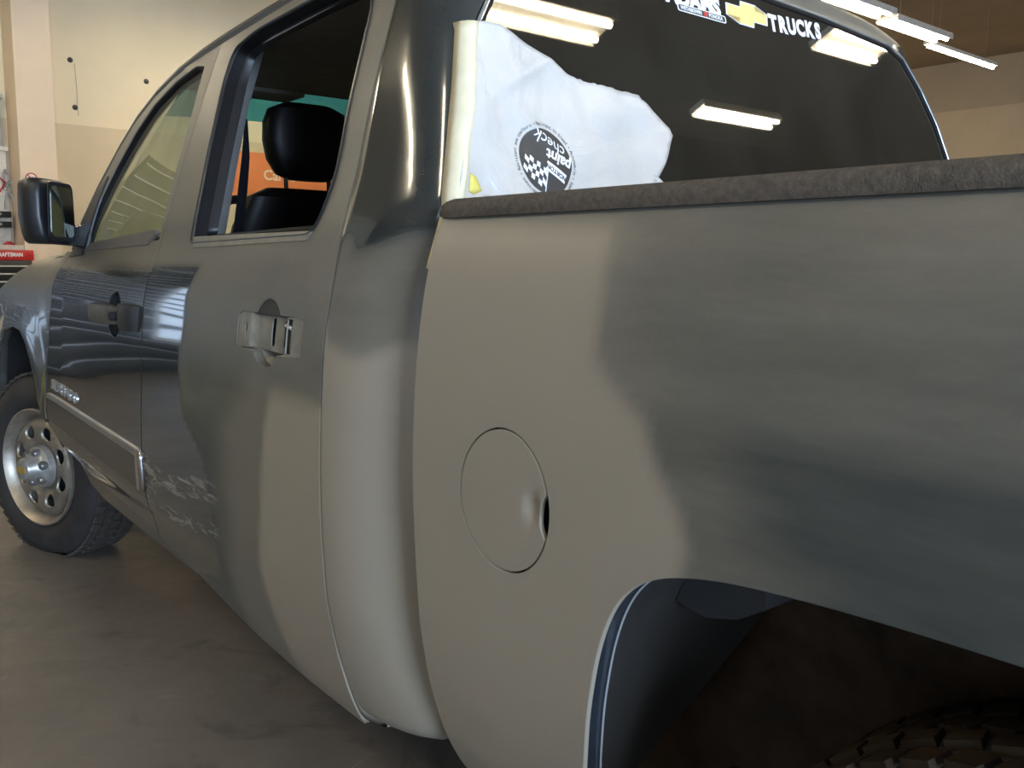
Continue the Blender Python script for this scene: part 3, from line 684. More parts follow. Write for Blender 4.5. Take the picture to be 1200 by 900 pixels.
def seat(name, cy, wid, xs, ztop, head, hx):
    """bucket seat: base cushion, backrest, headrest on two posts"""
    root = None
    def slab_ring(x, z, w_, t, dirx): return [(x + t * math.cos(a) * dirx, cy + (w_ / 2) * (abs(math.cos(b)) ** .5) * (1 if math.cos(b) > 0 else -1), z) for a, b in zip([0] * 1, [0] * 1)]
    rings = []
    for k, (z, x, ww, t) in enumerate([(.78, xs + .02, .46, .10), (.95, xs, wid, .12), (1.15, xs - .05, wid, .12), (ztop - .12, xs - .105, wid * .92, .11), (ztop - .03, xs - .13, wid * .78, .09), (ztop, xs - .135, wid * .55, .05)]):
        rings.append([(x + t * .6 * math.copysign(abs(math.sin(a)) ** .6, math.sin(a)), cy + ww / 2 * math.copysign(abs(math.cos(a)) ** .6, math.cos(a)), z) for a in np.linspace(0, 2 * math.pi, 25)[:-1]])
    root = loft('seat_backrest', rings, SEATM, truck)
    root.name = name
    rings = []
    for z, g in ((.53, .8), (.58, 1), (.72, 1), (.78, .96), (.80, .8)):
        rings.append([(xs + .26 + .28 * g * math.copysign(abs(math.sin(a)) ** .5, math.sin(a)), cy + wid / 2 * g * math.copysign(abs(math.cos(a)) ** .5, math.cos(a)), z) for a in np.linspace(0, 2 * math.pi, 25)[:-1]])
    loft('seat_cushion', rings, SEATM, root)
    if head:
        z0, z1, hw = head; rings = []
        for z, g in ((z0, .45), (z0 + .015, .72), (z0 + .06, .92), ((z0 + z1) / 2, 1), (z1 - .06, .98), (z1 - .02, .86), (z1, .55)):
            rings.append([(hx + .055 * min(1, g + .1) * math.copysign(abs(math.sin(a)) ** .6, math.sin(a)), cy + hw * g * math.copysign(abs(math.cos(a)) ** .7, math.cos(a)), z) for a in np.linspace(0, 2 * math.pi, 25)[:-1]])
        h = loft('headrest', rings, SEATM, root)
        for s in (-.075, .075): tube('headrest_post', [(hx, cy + s, z0 + .02), (hx + .0, cy + s, ztop - .03)], .007, CHROME if 0 else BLACKP, root, 8)
    return root
seat('driver_seat', .375, .52, -1.02, 1.435, (1.465, 1.70, .145), -1.15)
seat('passenger_seat', -.375, .52, -1.02, 1.435, (1.465, 1.70, .145), -1.15)
rings = []
for z, x, g, t in ((.80, -2.20, 1, .10), (1.1, -2.27, 1, .11), (1.33, -2.34, 1, .10), (1.39, -2.36, .97, .07), (1.41, -2.36, .9, .03)):
    rings.append([(x + t * math.copysign(abs(math.sin(a)) ** .6, math.sin(a)), .70 * g * math.copysign(abs(math.cos(a)) ** .3, math.cos(a)), z) for a in np.linspace(0, 2 * math.pi, 33)[:-1]])
rs = loft('rear_bench', rings, SEATM, truck)
wr = simple('wrinkled_leather', (.10, .095, .085), .35, bumps=.5, scale=10)
rings = []
for x, z, y0, y1 in ((-2.47, 1.40, .12, -.32), (-2.455, 1.46, .13, -.33), (-2.43, 1.505, .12, -.33), (-2.40, 1.515, .10, -.31), (-2.38, 1.48, .1, -.3), (-2.38, 1.40, .1, -.3)):
    rings.append([(x + .006 * math.sin(i * 2.1), y0 + (y1 - y0) * i / 20, z + .006 * math.sin(i * 1.7 + x * 30)) for i in range(21)])
loft('bench_headrest', rings, wr, rs, closed=False)
for s in (1,):
    loft('seat_belt', [[(-1.40, .69, 1.60), (-1.38, .672, 1.60)], [(-1.40, .70, 1.50), (-1.37, .664, 1.50)], [(-1.40, .715, 1.40), (-1.36, .670, 1.40)], [(-1.40, .745, 1.20), (-1.34, .69, 1.20)], [(-1.40, .76, .80), (-1.34, .70, .80)]], simple('navy_belt_webbing', (.012, .013, .022), .7), truck, closed=False)
box('sun_visor', (-.72, .40, 1.80), (.16, .40, .018), HEADLINER, truck, .006)
box('sun_visor', (-.72, -.40, 1.80), (.16, .40, .018), HEADLINER, truck, .006)
box('rear_view_mirror', (-.62, 0, 1.72), (.02, .24, .06), BLACKP, truck, .01)
# door mirror
def vr(pts, z0, z1, n=6):
    return pts
mo = [(-.36, .888), (-.50, 1.010), (-.505, 1.035), (-.47, 1.068), (-.38, 1.072), (-.27, 1.02), (-.22, .93), (-.27, .885)]
cxm, cym = np.mean(np.array(mo), 0)
rings = []
for z, g in ((1.258, .80), (1.266, .92), (1.29, .99), (1.35, 1.0), (1.42, .985), (1.455, .95), (1.470, .86), (1.476, .70)):
    sh = -.012 * max(0, (1.34 - z) / .08)
    rings.append([(cxm + (x - cxm) * g, cym + (y - cym) * g + sh, z) for x, y in chaikin(mo, 2)])
mir = loft('door_mirror', rings, BLACKP, truck, sharp=50)
gu = (Vector((-.50, 1.012, 0)) - Vector((-.36, .890, 0))); gl = gu.length; gu.normalize()
gM = frame((-.432, .953, 1.365), -gu, (0, 0, 1))
gn = Vector((gM[0][2], gM[1][2], gM[2][2]))
if gn.x > 0: gM = frame((-.432, .953, 1.365), gu, (0, 0, 1)); gn = Vector((gM[0][2], gM[1][2], gM[2][2]))
gM = Matrix.Translation(gn * .010) @ gM
flat('mirror_bezel', rounded([(-.088, -.098), (.088, -.098), (.080, .100), (-.080, .100)], .03), gM, BLACKP, mir, .004)
flat('mirror_glass', rounded([(-.074, -.084), (.074, -.084), (.066, .086), (-.066, .086)], .025), gM, MIRRORG, mir, .0062)
loft('mirror_arm', [[(-.30, .83, 1.25), (-.40, .84, 1.25), (-.40, .84, 1.335), (-.30, .82, 1.335)], [(-.25, .93, 1.258), (-.36, .90, 1.258), (-.36, .90, 1.31), (-.25, .93, 1.31)]], BLACKP, truck)

# ------------------------------------------------------------------ bed
ARCH_R = [(-2.99, .24), (-3.035, .42), (-3.062, .548), (-3.083, .646), (-3.101, .724), (-3.125, .787), (-3.157, .830), (-3.203, .858), (-3.264, .874), (-3.32, .882), (-3.40, .888), (-3.50, .892), (-3.645, .893), (-3.80, .892), (-3.95, .885), (-4.05, .868), (-4.11, .83), (-4.15, .78), (-4.18, .70), (-4.22, .548), (-4.25, .42), (-4.29, .24)]
def smooth_open(pts, it=3):
    for _ in range(it):
        o = [pts[0]]
        for a, b in zip(pts[:-1], pts[1:]): o += [(.75 * a[0] + .25 * b[0], .75 * a[1] + .25 * b[1]), (.25 * a[0] + .75 * b[0], .25 * a[1] + .75 * b[1])]
        pts = o + [pts[-1]]
    return pts
ARCH_R = smooth_open(ARCH_R)
bed_out = [(-2.70, .22), (-2.70, 1.29), (-4.86, 1.29), (-4.86, .40), (-4.30, .40)] + [q for q in ARCH_R[::-1] if not (q[0] < -4.2 and q[1] < .45)] 
FUEL = circle(-2.921, .8865, .0985, .1025, 72)
bed = panel('bedside', bed_out, [FUEL], Ybed, PAINT, truck, attrs=bed_paint, flange=.008, step=.014, edge=.012)
fz = dict(prim=1, sand=1, scr=0, dust=0)
out = []
for k in range(120):
    a = 2 * math.pi * k / 120; x, z = -2.921 + .0930 * math.cos(a), .8865 + .0970 * math.sin(a)
    v = Vector((x + 3.038, z - .882))
    if v.length < .042: v = v.normalized() * .042; x, z = -3.038 + v.x, .882 + v.y
    out.append((x, z))
fd = panel('fuel_door', out, [], Yfuel, PAINT, truck, attrs=lambda x, z: dict(prim=0 * x + 1, sand=0 * x + 1, scr=0 * x, dust=0 * x), flange=.008, step=.010, edge=.006)
panel('fuel_pocket', circle(-2.921, .8865, .105, .108, 40), [], lambda x, z: Ybed(x, z) - .034, simple('pocket_shade', (.030, .028, .022), .6), truck, flange=.004)  # pocket coloured dark, standing in for shade behind the fuel door
# far bedside, front bulkhead, bed floor, tail
panel('bedside', bed_out, [], Ybed, PAINT, truck, side=-1, step=.06, edge=.04, attrs=lambda x, z: dict(prim=0 * x, sand=0 * x, scr=0 * x, dust=0 * x))
zero_attrs(box('bed_bulkhead', (-2.722, 0, .97), (.03, 1.74, .60), PAINT, truck), sand=1)
zero_attrs(box('bed_floor', (-3.79, 0, .86), (2.10, 1.68, .04), PAINT, truck), sand=1)
zero_attrs(box('tailgate', (-4.85, 0, .95), (.06, 1.60, .62), PAINT, truck))
for s in (1, -1):
    zero_attrs(box('inner_bedside', (-3.79, s * .835, 1.08), (2.12, .02, .42), PAINT, truck), sand=1)
    rr = []
    for x, g in ((-2.690, .0), (-2.694, .55), (-2.705, .85), (-2.73, 1), (-3.2, 1), (-4.0, 1), (-4.87, 1)):
        sec = [(.941, 1.278), (.944, 1.288), (.942, 1.299), (.934, 1.306), (.90, 1.310), (.82, 1.309), (.805, 1.302), (.803, 1.272)]
        rr.append([(x, s * (.875 + (y - .875) * (.8 + .2 * g)), 1.283 + (z - 1.283) * max(.15, g)) for y, z in sec])
    loft('rail_cap', rr, CAPM, truck, sharp=50)
# rear wheelhouse
def tunnel(side):
    A = resample(ARCH_R, .03); A = [p for p in A if p[1] > .25]; A.sort(key=lambda p: p[0], reverse=True)
    pts = [p for p in ARCH_R]; dense = []
    for (a, b), (c, d) in zip(pts[:-1], pts[1:]):
        k = max(1, int(math.hypot(c - a, d - b) / .02))
        for i in range(k): dense.append((a + (c - a) * i / k, b + (d - b) * i / k))
    rows = []; fl = []; bead = []
    for x, z in dense:
        yi = min(.90, max(.56, .60 + (.655 - z) * 1.25)); ys = float(Ybed(x, z)); y0 = ys - .040
        cx_ = (-3.645 - x); n = Vector((x + 3.645, z - .42)).normalized()
        fl.append([(x + n.x * e, side * (ys - d), z + n.y * e) for d, e in ((.006, .001), (.012, .0045), (.036, .0035), (.041, .006))])
        bead.append((x + n.x * .0025, side * (ys - .037), z + n.y * .0025))
        rows.append([(x + n.x * e, side * (y0 + (yi - y0) * t), z + n.y * e) for t, e in ((0, .006), (.06, .010), (.15, .014), (.3, .016), (.5, .016), (.7, .016), (.85, .016), (1, .016))])
    loft('arch_flange', fl, simple('dark_flange_paint', (.022, .028, .036), .3, .2, .3, 60, .4), truck, closed=False, sharp=40)
    if side > 0: tube('seam_line', bead, .0016, simple('worn_seam', (.30, .30, .29), .5), truck, 6)
    return loft('wheelhouse', rows, LINER, truck, closed=False, sharp=50)
tunnel(1); tunnel(-1)
rr = [(-3.10, .76), (-3.115, .80), (-3.15, .845), (-3.24, .85), (-3.24, .79), (-3.20, .765), (-3.15, .752)]
loft('bed_bracket', [[(x, .83, z) for x, z in rr], [(x, .70, z) for x, z in rr]], simple('dull_bracket', (.030, .028, .026), .7), truck)
# underbody
for s in (1, -1):
    box('frame_rail', (-2.2, s * .42, .52), (5.4, .08, .17), RUST, truck, .01)
    tube('shock_absorber', [(-3.42, s * .52, .85), (-3.62, s * .60, .34)], .035, RUST, truck, 12)
    for k in range(3): box('leaf_spring', (-3.645, s * .54, .36 + .016 * k), (1.30 - .35 * k, .065, .011), RUST, truck)
tube('rear_axle', [(-3.645, -.72, .385), (-3.645, .72, .385)], .045, RUST, truck, 14)
lathe('differential', [(.0, -.15), (.10, -.12), (.15, -.03), (.15, .03), (.10, .12), (0, .15)], Matrix.Translation((-3.645, 0, .385)) @ Matrix.Rotation(R(90), 4, 'Y'), RUST, truck, 24)
box('inner_wheelhouse', (-3.42, .525, .55), (1.80, .02, .66), RUST, truck)
box('fuel_tank', (-2.75, .12, .55), (.8, .42, .24), RUST, truck, .03)
box('engine_bay', (.28, 0, .80), (1.0, 1.30, .66), GAPDARK, truck)
tube('front_axle', [(.03, -.8, .385), (.03, .8, .385)], .05, RUST, truck, 12)
# wheels
def wheel(loc, steer, full=True, side=1, tread=None):
    """axis along +z of the local frame = outward"""
    M = Matrix.Translation(loc) @ Matrix.Rotation(steer, 4, 'Z') @ Matrix.Rotation(R(-90 * side), 4, 'X')
    T = lathe('wheel', [(.222, -.235), (.30, -.245), (.355, -.235), (.382, -.205), (.389, -.16), (.390, -.12), (.389, -.08), (.382, -.035), (.358, -.008), (.318, .006), (.282, .006), (.262, -.002), (.246, -.012), (.222, -.03)], M, TYREM, truck, 72, sharp=60)
    bm = bmesh.new(); rnd = random.Random(7)
    for k in range(54):
        a = 2 * math.pi * k / 54
        for j, h in enumerate((-.203, -.162, -.120, -.078, -.037)):
            aa = a + (.5 if j % 2 else 0) * 2 * math.pi / 54
            r0 = .391 if 0 < j < 4 else .385
            add_box(bm, M @ Vector((r0 * math.cos(aa), r0 * math.sin(aa), h)), (.034, .010, .034), 0, (M.to_3x3() @ (Matrix.Rotation(aa + math.pi / 2, 3, 'Z') @ Matrix.Rotation(R(12 * (-1) ** j), 3, 'Y'))).to_4x4())
    tr = bm_obj('tread_blocks', bm, tread or TYRED, T); tr['kind'] = 'stuff'
    for o_, zm in ((T, .002), (tr, .0015)):      # flat where the tyre stands on the floor
        for v in o_.data.vertices: v.co.z = max(v.co.z, zm)
    # rim face: disc with eight oval windows
    outer = circle(0, 0, .212, n=96); holes = [[(.148 * math.cos(t) + .031 * math.cos(b) * math.cos(t) - .037 * math.sin(b) * math.sin(t), .148 * math.sin(t) + .031 * math.cos(b) * math.sin(t) + .037 * math.sin(b) * math.cos(t)) for b in np.linspace(0, 2 * math.pi, 25)[:-1]] for t in [2 * math.pi * (i + .5) / 8 for i in range(8)]]
    def prof(x, z):
        r = np.hypot(x, z); h = np.interp(r, [0, .07, .09, .125, .165, .190, .205, .215], [-.03, -.03, -.035, -.012, -.010, -.022, -.042, -.055])
        return h
    d = panel('rim', outer, holes, prof, RIMM, T, flange=.014, step=.012, edge=.010, roll=.003)
    Q = M @ Matrix.Rotation(R(90), 4, 'X')
    d.data.transform(Q)
    lathe('rim_barrel', [(.210, -.050), (.216, -.030), (.228, -.008), (.238, .004), (.243, .002), (.243, -.012), (.222, -.03), (.205, -.06), (.200, -.20)], M, RIMM, d, 72)
    lathe('brake_disc', [(0, -.09), (.185, -.09), (.185, -.11), (0, -.11)], M, GAPDARK, T, 40)
    cap = lathe('hub_cap', [(0, .064), (.036, .063), (.042, .060), (.047, .050), (.054, .022), (.066, .006), (.084, -.006), (.090, -.030)], M, simple('hub_cap_plastic', (.34, .33, .30), .35, .5, .2, 30) if full else RIMM, d, 48)
    lugm = simple('lug_cover_plastic', (.16, .155, .14), .3, .4, .2, 30)
    for k in range(6):
        a = 2 * math.pi * (k + .25) / 6
        L = Matrix.Translation((.063 * math.cos(a), .063 * math.sin(a), 0))
        n = lathe('lug_cover', [(0, .024), (.013, .023), (.018, .016), (.020, -.03)], M @ L, lugm, d, 10)
    bt = [(-.030, .004), (-.030, -.010), (-.012, -.010), (-.012, -.016), (.010, -.016), (.010, -.010), (.030, -.010), (.030, .004)]
    flat('hub_emblem', [(-.028, -.008), (-.010, -.008), (-.010, -.014), (.012, -.014), (.012, -.008), (.030, -.008), (.028, .008), (.010, .008), (.010, .014), (-.012, .014), (-.012, .008), (-.030, .008)], M @ Matrix.Translation((0, 0, .064)) @ Matrix.Rotation(R(180), 4, 'Z'), GOLD, d, .002)
    return T
wheel((.17, .945, .358), R(19), True)
wheel((-3.645, .965, .392), 0, True, 1, simple('muddy_tread', (.030, .021, .013), .95, var=.4, scale=14, spec=.1))
wheel((.0, -.945, .392), R(20) + 0, True, -1)
wheel((-3.645, -.965, .392), 0, True, -1)
# black liners of the front arches
for s in (1, -1):
    rows = []
    for x, z in ARCH_F: rows.append([(x, s * (float(Yfen(x, z)) - .012), z), (x + (.0), s * .60, z + .02)])
    loft('front_arch_liner', rows, GAPDARK, truck, closed=False)

# ------------------------------------------------------------------ writing on the rear window
def on_glass(y, z, off=.0055): return frame(on_back(y, z, off), (0, -1, 0), (.25, 0, 1))
text('window_lettering', 'ADAMS', .052, on_glass(.205, 1.7580), WHITEP, rw, bold=.0028, extrude=.0004, sx=1.02)
def para(w_, h_, sk=0): return [(-w_ / 2 - sk, -h_ / 2), (w_ / 2 - sk, -h_ / 2), (w_ / 2 + sk, h_ / 2), (-w_ / 2 + sk, h_ / 2)]
ws_ = flat('name_strip', rounded(para(.160, .0165), .006, 3), on_glass(.182, 1.7365), WHITEP, rw, .0006)
flat('name_strip_ground', rounded(para(.154, .0125), .005, 3), on_glass(.182, 1.7365), DARKP, ws_, .0009)
text('strip_lettering', 'WETASKIWIN', .0115, on_glass(.219, 1.7365, .0066), WHITEP, ws_, bold=.0003, extrude=.0002, sx=.95)
text('strip_lettering', 'PONOKA', .0115, on_glass(.138, 1.7365, .0066), WHITEP, ws_, bold=.0003, extrude=.0002, sx=.95)
flat('red_dot', circle(0, 0, .0065, n=16), on_glass(.172, 1.7365, .0066), REDP, ws_, .0004)
BT = [(-.074, -.0125), (-.029, -.0125), (-.033, -.025), (.019, -.025), (.023, -.0125), (.070, -.0125), (.076, .0125), (.030, .0125), (.034, .025), (-.018, .025), (-.022, .0125), (-.070, .0125)]
e = flat('window_emblem', [(x * 1.05, z * 1.12) for x, z in BT], on_glass(.020, 1.764), WHITEP, rw, .0005)
flat('emblem_fill', BT, on_glass(.020, 1.764), GOLDP, e, .0009)
x0 = -.066
for i, ch in enumerate('TRUCKS'):
    text('window_lettering', ch, .052, on_glass(-.078 - i * .0375, 1.7605 + .0028 * i), WHITEP, rw, bold=.0028, extrude=.0004, sx=.92)

# ------------------------------------------------------------------ masking paper taped over the rear window corner
def paper_off(y, z):
    y = np.asarray(y, float); z = np.asarray(z, float)
    o = .017 + .004 * np.exp(-((y - .835 + .5 * (z - 1.45)) / .035) ** 2)
    o = o + .0022 * np.sin(23 * y + 31 * z) + .0016 * np.sin(61 * y - 17 * z + 1) + .0012 * np.sin(9 * y + 74 * z)
    l1 = (y - .78) * .55 + (z - 1.50); o = o + .006 * np.exp(-(l1 / .012) ** 2) * np.exp(-((y - .72) / .10) ** 2)
    l2 = (y - .74) * .9 - (z - 1.46); o = o + .005 * np.exp(-(l2 / .014) ** 2) * np.exp(-((z - 1.44) / .06) ** 2)
    return o
def to_paper(o, cy=0, cz=0, flip=True):
    bm = bmesh.new(); bm.from_mesh(o.data)
    for _ in range(4):
        es = [e for e in bm.edges if e.calc_length() > .005]
        if not es: break
        bmesh.ops.subdivide_edges(bm, edges=es, cuts=1); bmesh.ops.triangulate(bm, faces=[f for f in bm.faces if len(f.verts) > 4])
    bm.to_mesh(o.data); bm.free()
    for v in o.data.vertices:
        y, z, wv = cy - v.co.x, cz + v.co.y, v.co.z
        v.co = (float(bx(z)) - float(paper_off(y, z)) - wv, y, z)
    o.data.update(); return o
rnd = random.Random(5)
top = [(.812, 1.606), (.790, 1.609), (.762, 1.608), (.733, 1.598), (.706, 1.585), (.68, 1.574), (.652, 1.560), (.625, 1.548), (.594, 1.541), (.563, 1.538), (.53, 1.535), (.498, 1.534), (.468, 1.532), (.44, 1.530), (.432, 1.524), (.426, 1.519), (.388, 1.496), (.358, 1.476), (.352, 1.462), (.361, 1.449), (.380, 1.422), (.398, 1.399), (.428, 1.364), (.445, 1.335), (.450, 1.29), (.905, 1.29), (.895, 1.34), (.868, 1.42), (.835, 1.53)]
def paper_sheet(name, poly, mat, parent, jag=0):
    lp = resample(poly, .010)
    if jag: lp = [(a + rnd.uniform(-jag, jag), b + rnd.uniform(-jag, jag)) if (b > 1.5 and .40 < a < .66) else (a, b) for a, b in lp]
    n = len(lp); gx, gz = np.meshgrid(np.arange(.3, .95, .008), np.arange(1.25, 1.65, .008)); gx = gx.ravel(); gz = gz.ravel()
    ok = inside(gx, gz, lp) & (dist_poly(gx, gz, lp + [lp[0]]) > .005)
    r = delaunay_2d_cdt([Vector(v) for v in lp + list(zip(gx[ok].tolist(), gz[ok].tolist()))], [(i, (i + 1) % n) for i in range(n)], [], 1, 1e-7)
    V = []; F = [tuple(f) for f in r[2]]
    for q in r[0]: V.append((float(bx(q.y)) - float(paper_off(q.x, q.y)), q.x, q.y))
    m = len(V); V += [(x + .0008, y, z) for x, y, z in V]
    cnt = {}
    for f in F:
        for i in range(len(f)): cnt[(f[i], f[(i + 1) % len(f)])] = 1
    G = [tuple(i + m for i in f[::-1]) for f in F] + [(b, a, a + m, b + m) for a, b in cnt if (b, a) not in cnt]
    return mesh_obj(name, V, F + G, mat, parent)
mp = empty('masking_paper', (-2.68, .66, 1.29)); tag(mp, 'white masking paper taped over the near lower corner of the rear window', 'paper')
def keep_parent(o, p):
    o.parent = p; o.matrix_parent_inverse = p.matrix_basis.inverted() if p.parent is None else Matrix.Identity(4)
    return o
def under(o): o.parent = mp; o.matrix_parent_inverse = Matrix.Translation(-Vector(mp.location)); return o
sheet = under(paper_sheet('sheet', top, PAPER, None, .0016))
V = []
def corner_at(y, z):
    lo, hi = 1.0, 2.0
    for _ in range(30):
        m_ = (lo + hi) / 2
        if corner_pt(m_, z)[1] > y: lo = m_
        else: hi = m_
    x, y, _ = corner_pt(lo, z); a = (lo - 1) * math.pi / 2; return Vector((x - .003 * math.sin(a), y + .003 * math.cos(a), z))
for z in np.linspace(1.20, 1.606, 30):
    yr = float(np.interp(z, [1.20, 1.31, 1.6], [.906, .895, .812])); A = corner_at(yr + .020, z)
    C = Vector((float(bx(z)) - float(paper_off(yr + .004, z)) - .0015, yr + .004, z)); D = Vector((float(bx(z)) - float(paper_off(yr - .005, z)) - .0020, yr - .005, z))
    V.append([A, A.lerp(C, .35) + Vector((-.006, .003, 0)), A.lerp(C, .7) + Vector((-.005, .003, 0)), C, D])
t_ = under(loft('masking_tape', V, TAPE, None, closed=False, sharp=80))
bm = bmesh.new(); bm.from_mesh(t_.data); bmesh.ops.solidify(bm, geom=bm.faces[:], thickness=.0006); bm.to_mesh(t_.data); bm.free()
under(paper_sheet('paper_corner', [(.428, 1.384), (.402, 1.364), (.408, 1.33), (.45, 1.30), (.45, 1.34)], PAPER, None))
yt = under(paper_sheet('yellow_tape_bit', [(.872, 1.352), (.858, 1.345), (.850, 1.325), (.868, 1.318), (.880, 1.322)], simple('yellow_tape', (.80, .68, .15), .5), None))
yt.location.x -= .0012
# printed round mark: a dark disc with lettering, a flag and words round the rim (kept upside down as on the sheet)
LC = (.703, 1.3835); LR = .0565
def disc(name, r0, r1, h, mat, parent):
    bm = bmesh.new(); rs_ = np.linspace(r0, r1, max(2, int((r1 - r0) / .008) + 1)); n = 64; rings = []
    for r in rs_: rings.append([bm.verts.new((r * math.cos(2 * math.pi * k / n), r * math.sin(2 * math.pi * k / n), h)) for k in range(n)])
    for i in range(len(rings) - 1):
        for k in range(n): bm.faces.new((rings[i][k], rings[i][(k + 1) % n], rings[i + 1][(k + 1) % n], rings[i + 1][k]))
    me = bpy.data.meshes.new(name); bm.to_mesh(me); bm.free(); me.materials.append(mat)
    o = bpy.data.objects.new(name, me); COL.objects.link(o); return o
def ink(o): return under(to_paper(o, *LC))
LOGO = []
dk = disc('printed_mark', .0005, LR, .0006, DARKP, None); ink(dk)
def mtext(s, size, x, y, rot, mat, h=.0011, **kw):
    o = text('printed_lettering', s, size, Matrix.Translation((x, y, h)) @ Matrix.Rotation(R(rot), 4, 'Z'), mat, None, extrude=.0002, **kw); ink(o); return o
mtext('paint', .0275, .0270, .0050, 159, WHITEP, bold=.0008)
mtext('check', .0300, .0130, .0330, 154, WHITEP, bold=.0000)
def mflat(name, pts, mat, h):
    o = flat(name, pts, Matrix.Identity(4), mat, None, .0002, h); ink(o); return o
lx, ly, la = .0170, -.0175, R(152)
mflat('printed_label', [(lx + a * math.cos(la) - b * math.sin(la), ly + a * math.sin(la) + b * math.cos(la)) for a, b in ((-.024, -.0085), (.024, -.0085), (.024, .0085), (-.024, .0085))], WHITEP, .0009)
mtext('NORTON', .0112, lx, ly, 152, DARKP, h=.0014, bold=.0003)
bm = bmesh.new()
def fq(a, b):
    t, s = a / 6, b / 4; A = Vector((-.0045 * (1 - s) - .013 * s, -.018 * (1 - s) - .054 * s)); B = Vector((-.040 * (1 - s) - .053 * s, .0175 * (1 - s) - .013 * s)); q_ = A.lerp(B, t)
    return Vector((q_.x, q_.y + .003 * math.sin(t * 6.3), .0010))
for i in range(6):
    for j in range(4):
        if (i + j) % 2: continue
        bm.faces.new([bm.verts.new(fq(*c_)) for c_ in ((i, j), (i + 1, j), (i + 1, j + 1), (i, j + 1))])
fl = bm_obj('printed_flag', bm, WHITEP, None); ink(fl)
mflat('printed_flag_pole', [(-.0140, -.0545), (-.0122, -.0545), (-.0020, -.016), (-.0038, -.016)], WHITEP, .0009)
ringtxt = 'Résistant aux couleurs • Resistant to bleed • Automobile • Imperméable • Vertical Resistant • '
gm = []
bm = bmesh.new(); tot = len(ringtxt); a0 = 195
for i, ch in enumerate(ringtxt):
    if ch == ' ': continue
    a = R(a0 - i * 360 / tot); me = text_mesh(ch, .0098, 0, 0)
    me.transform(Matrix.Translation((.0645 * math.cos(a), .0645 * math.sin(a), .0006)) @ Matrix.Rotation(a - math.pi / 2, 4, 'Z')); bm.from_mesh(me); bpy.data.meshes.remove(me)
ink(bm_obj('printed_rim_lettering', bm, DARKP, None))

# ------------------------------------------------------------------ workshop
def fixture(x, y0, y1, label, two=True, z=4.45, wid=.30):
    f = empty('ceiling_light', (x, (y0 + y1) / 2, z)); tag(f, label, 'light')
    def u(o): o.parent = f; o.matrix_parent_inverse = Matrix.Translation(-Vector(f.location)); return o
    wd = wid if two else .12
    bm = bmesh.new(); add_box(bm, (x, (y0 + y1) / 2, z + .05), (wd, abs(y1 - y0) + .06, .05))
    if two:
        for s in (-1, 1): add_box(bm, (x + s * wd * .5, (y0 + y1) / 2, z + .03), (.012, abs(y1 - y0) + .06, .07))
    u(bm_obj('housing', bm, FIXW))
    for s in ((-1, 1) if two else (0,)): u(tube('tube', [(x + s * wd * .27, y0, z), (x + s * wd * .27, y1, z)], .024, TUBEM, None, 8))
    for yy in (y0 + .3 * (1 if y1 > y0 else -1), y1 - .3 * (1 if y1 > y0 else -1)): u(tube('hanger', [(x, yy, z + .07), (x, yy, H)], .0025, CEILM, None, 6))
    return f
fixture(2.95, -11.75, -13.95, 'single-tube ceiling light, nearest the right wall', False)
fixture(2.66, -10.05, -11.55, 'twin-tube ceiling light just left of the single tube')
fixture(2.55, -8.30, -9.75, 'twin-tube ceiling light at the top edge, left of the other two')
fixture(-5.22, -1.0, -3.12, 'long twin-tube ceiling light mirrored at the top left of the rear window')
fixture(-4.72, -5.35, -6.26, 'ceiling light mirrored beside the last letter on the rear window')
fixture(-5.84, -4.93, -6.06, 'ceiling light mirrored low in the middle of the rear window', wid=.17)
for x, y, n in ((6.2, -3.2, 'before the front wall, behind the truck hood'), (6.2, 1.6, 'before the roll-up door'), (2.4, 4.2, 'above the yellow drum'), (-2.0, 4.6, 'over the floor on the near side of the truck'), (2.4, -3.0, 'beyond the truck hood on its far side'), (-1.5, -5.6, 'beyond the cab on its far side')):  # unseen lights, added to brighten the front wall and the room
    fixture(x, y - .9, y + .9, 'added unseen twin-tube ceiling light ' + n)

def grouped(name, loc, label, cat, group=None):
    e = empty(name, loc); tag(e, label, cat, group)
    def u(o, p=None):
        o.parent = p or e
        if p is None: o.matrix_parent_inverse = Matrix.Translation(-Vector(loc))
        return o
    return e, u
# tool chest against the front wall
ct, u = grouped('tool_chest', (8.2, -.15, 0), 'red and black tool chest standing by the pillar at the far left', 'tool chest')
REDM = simple('red_enamel', (.45, .020, .018), .3); BLK = simple('black_enamel', (.012, .012, .012), .35)
u(box('body', (8.22, -.15, .62), (.50, 1.10, 1.12), BLK, None, .01)); u(box('top_band', (8.22, -.15, 1.235), (.52, 1.14, .12), REDM, None, .012))
zz = .10
for hgt in (.22, .18, .14, .11, .11, .09, .09, .09):
    d = u(box('drawer', (7.958, -.15, zz + hgt / 2), (.02, 1.06, hgt - .012), BLK, None, .004)); 
    box('drawer_pull', (7.944, -.15, zz + hgt - .022), (.016, 1.02, .014), simple('drawer_edge', (.70, .66, .56), .35, .4), d, .003); zz += hgt
u(text('chest_lettering', 'CRAFTSMAN', .062, frame((7.957, -.46, 1.238), (0, -1, 0), (0, 0, 1)), WHITEP, None, bold=.0015, extrude=.001, sx=.80))
for sx_ in (-.2, .2):
    for sy in (-.5, .5): u(tube('caster', [(8.22 + sx_, -.15 + sy - .02, .035), (8.22 + sx_, -.15 + sy + .02, .035)], .035, BLACKP, None, 12))
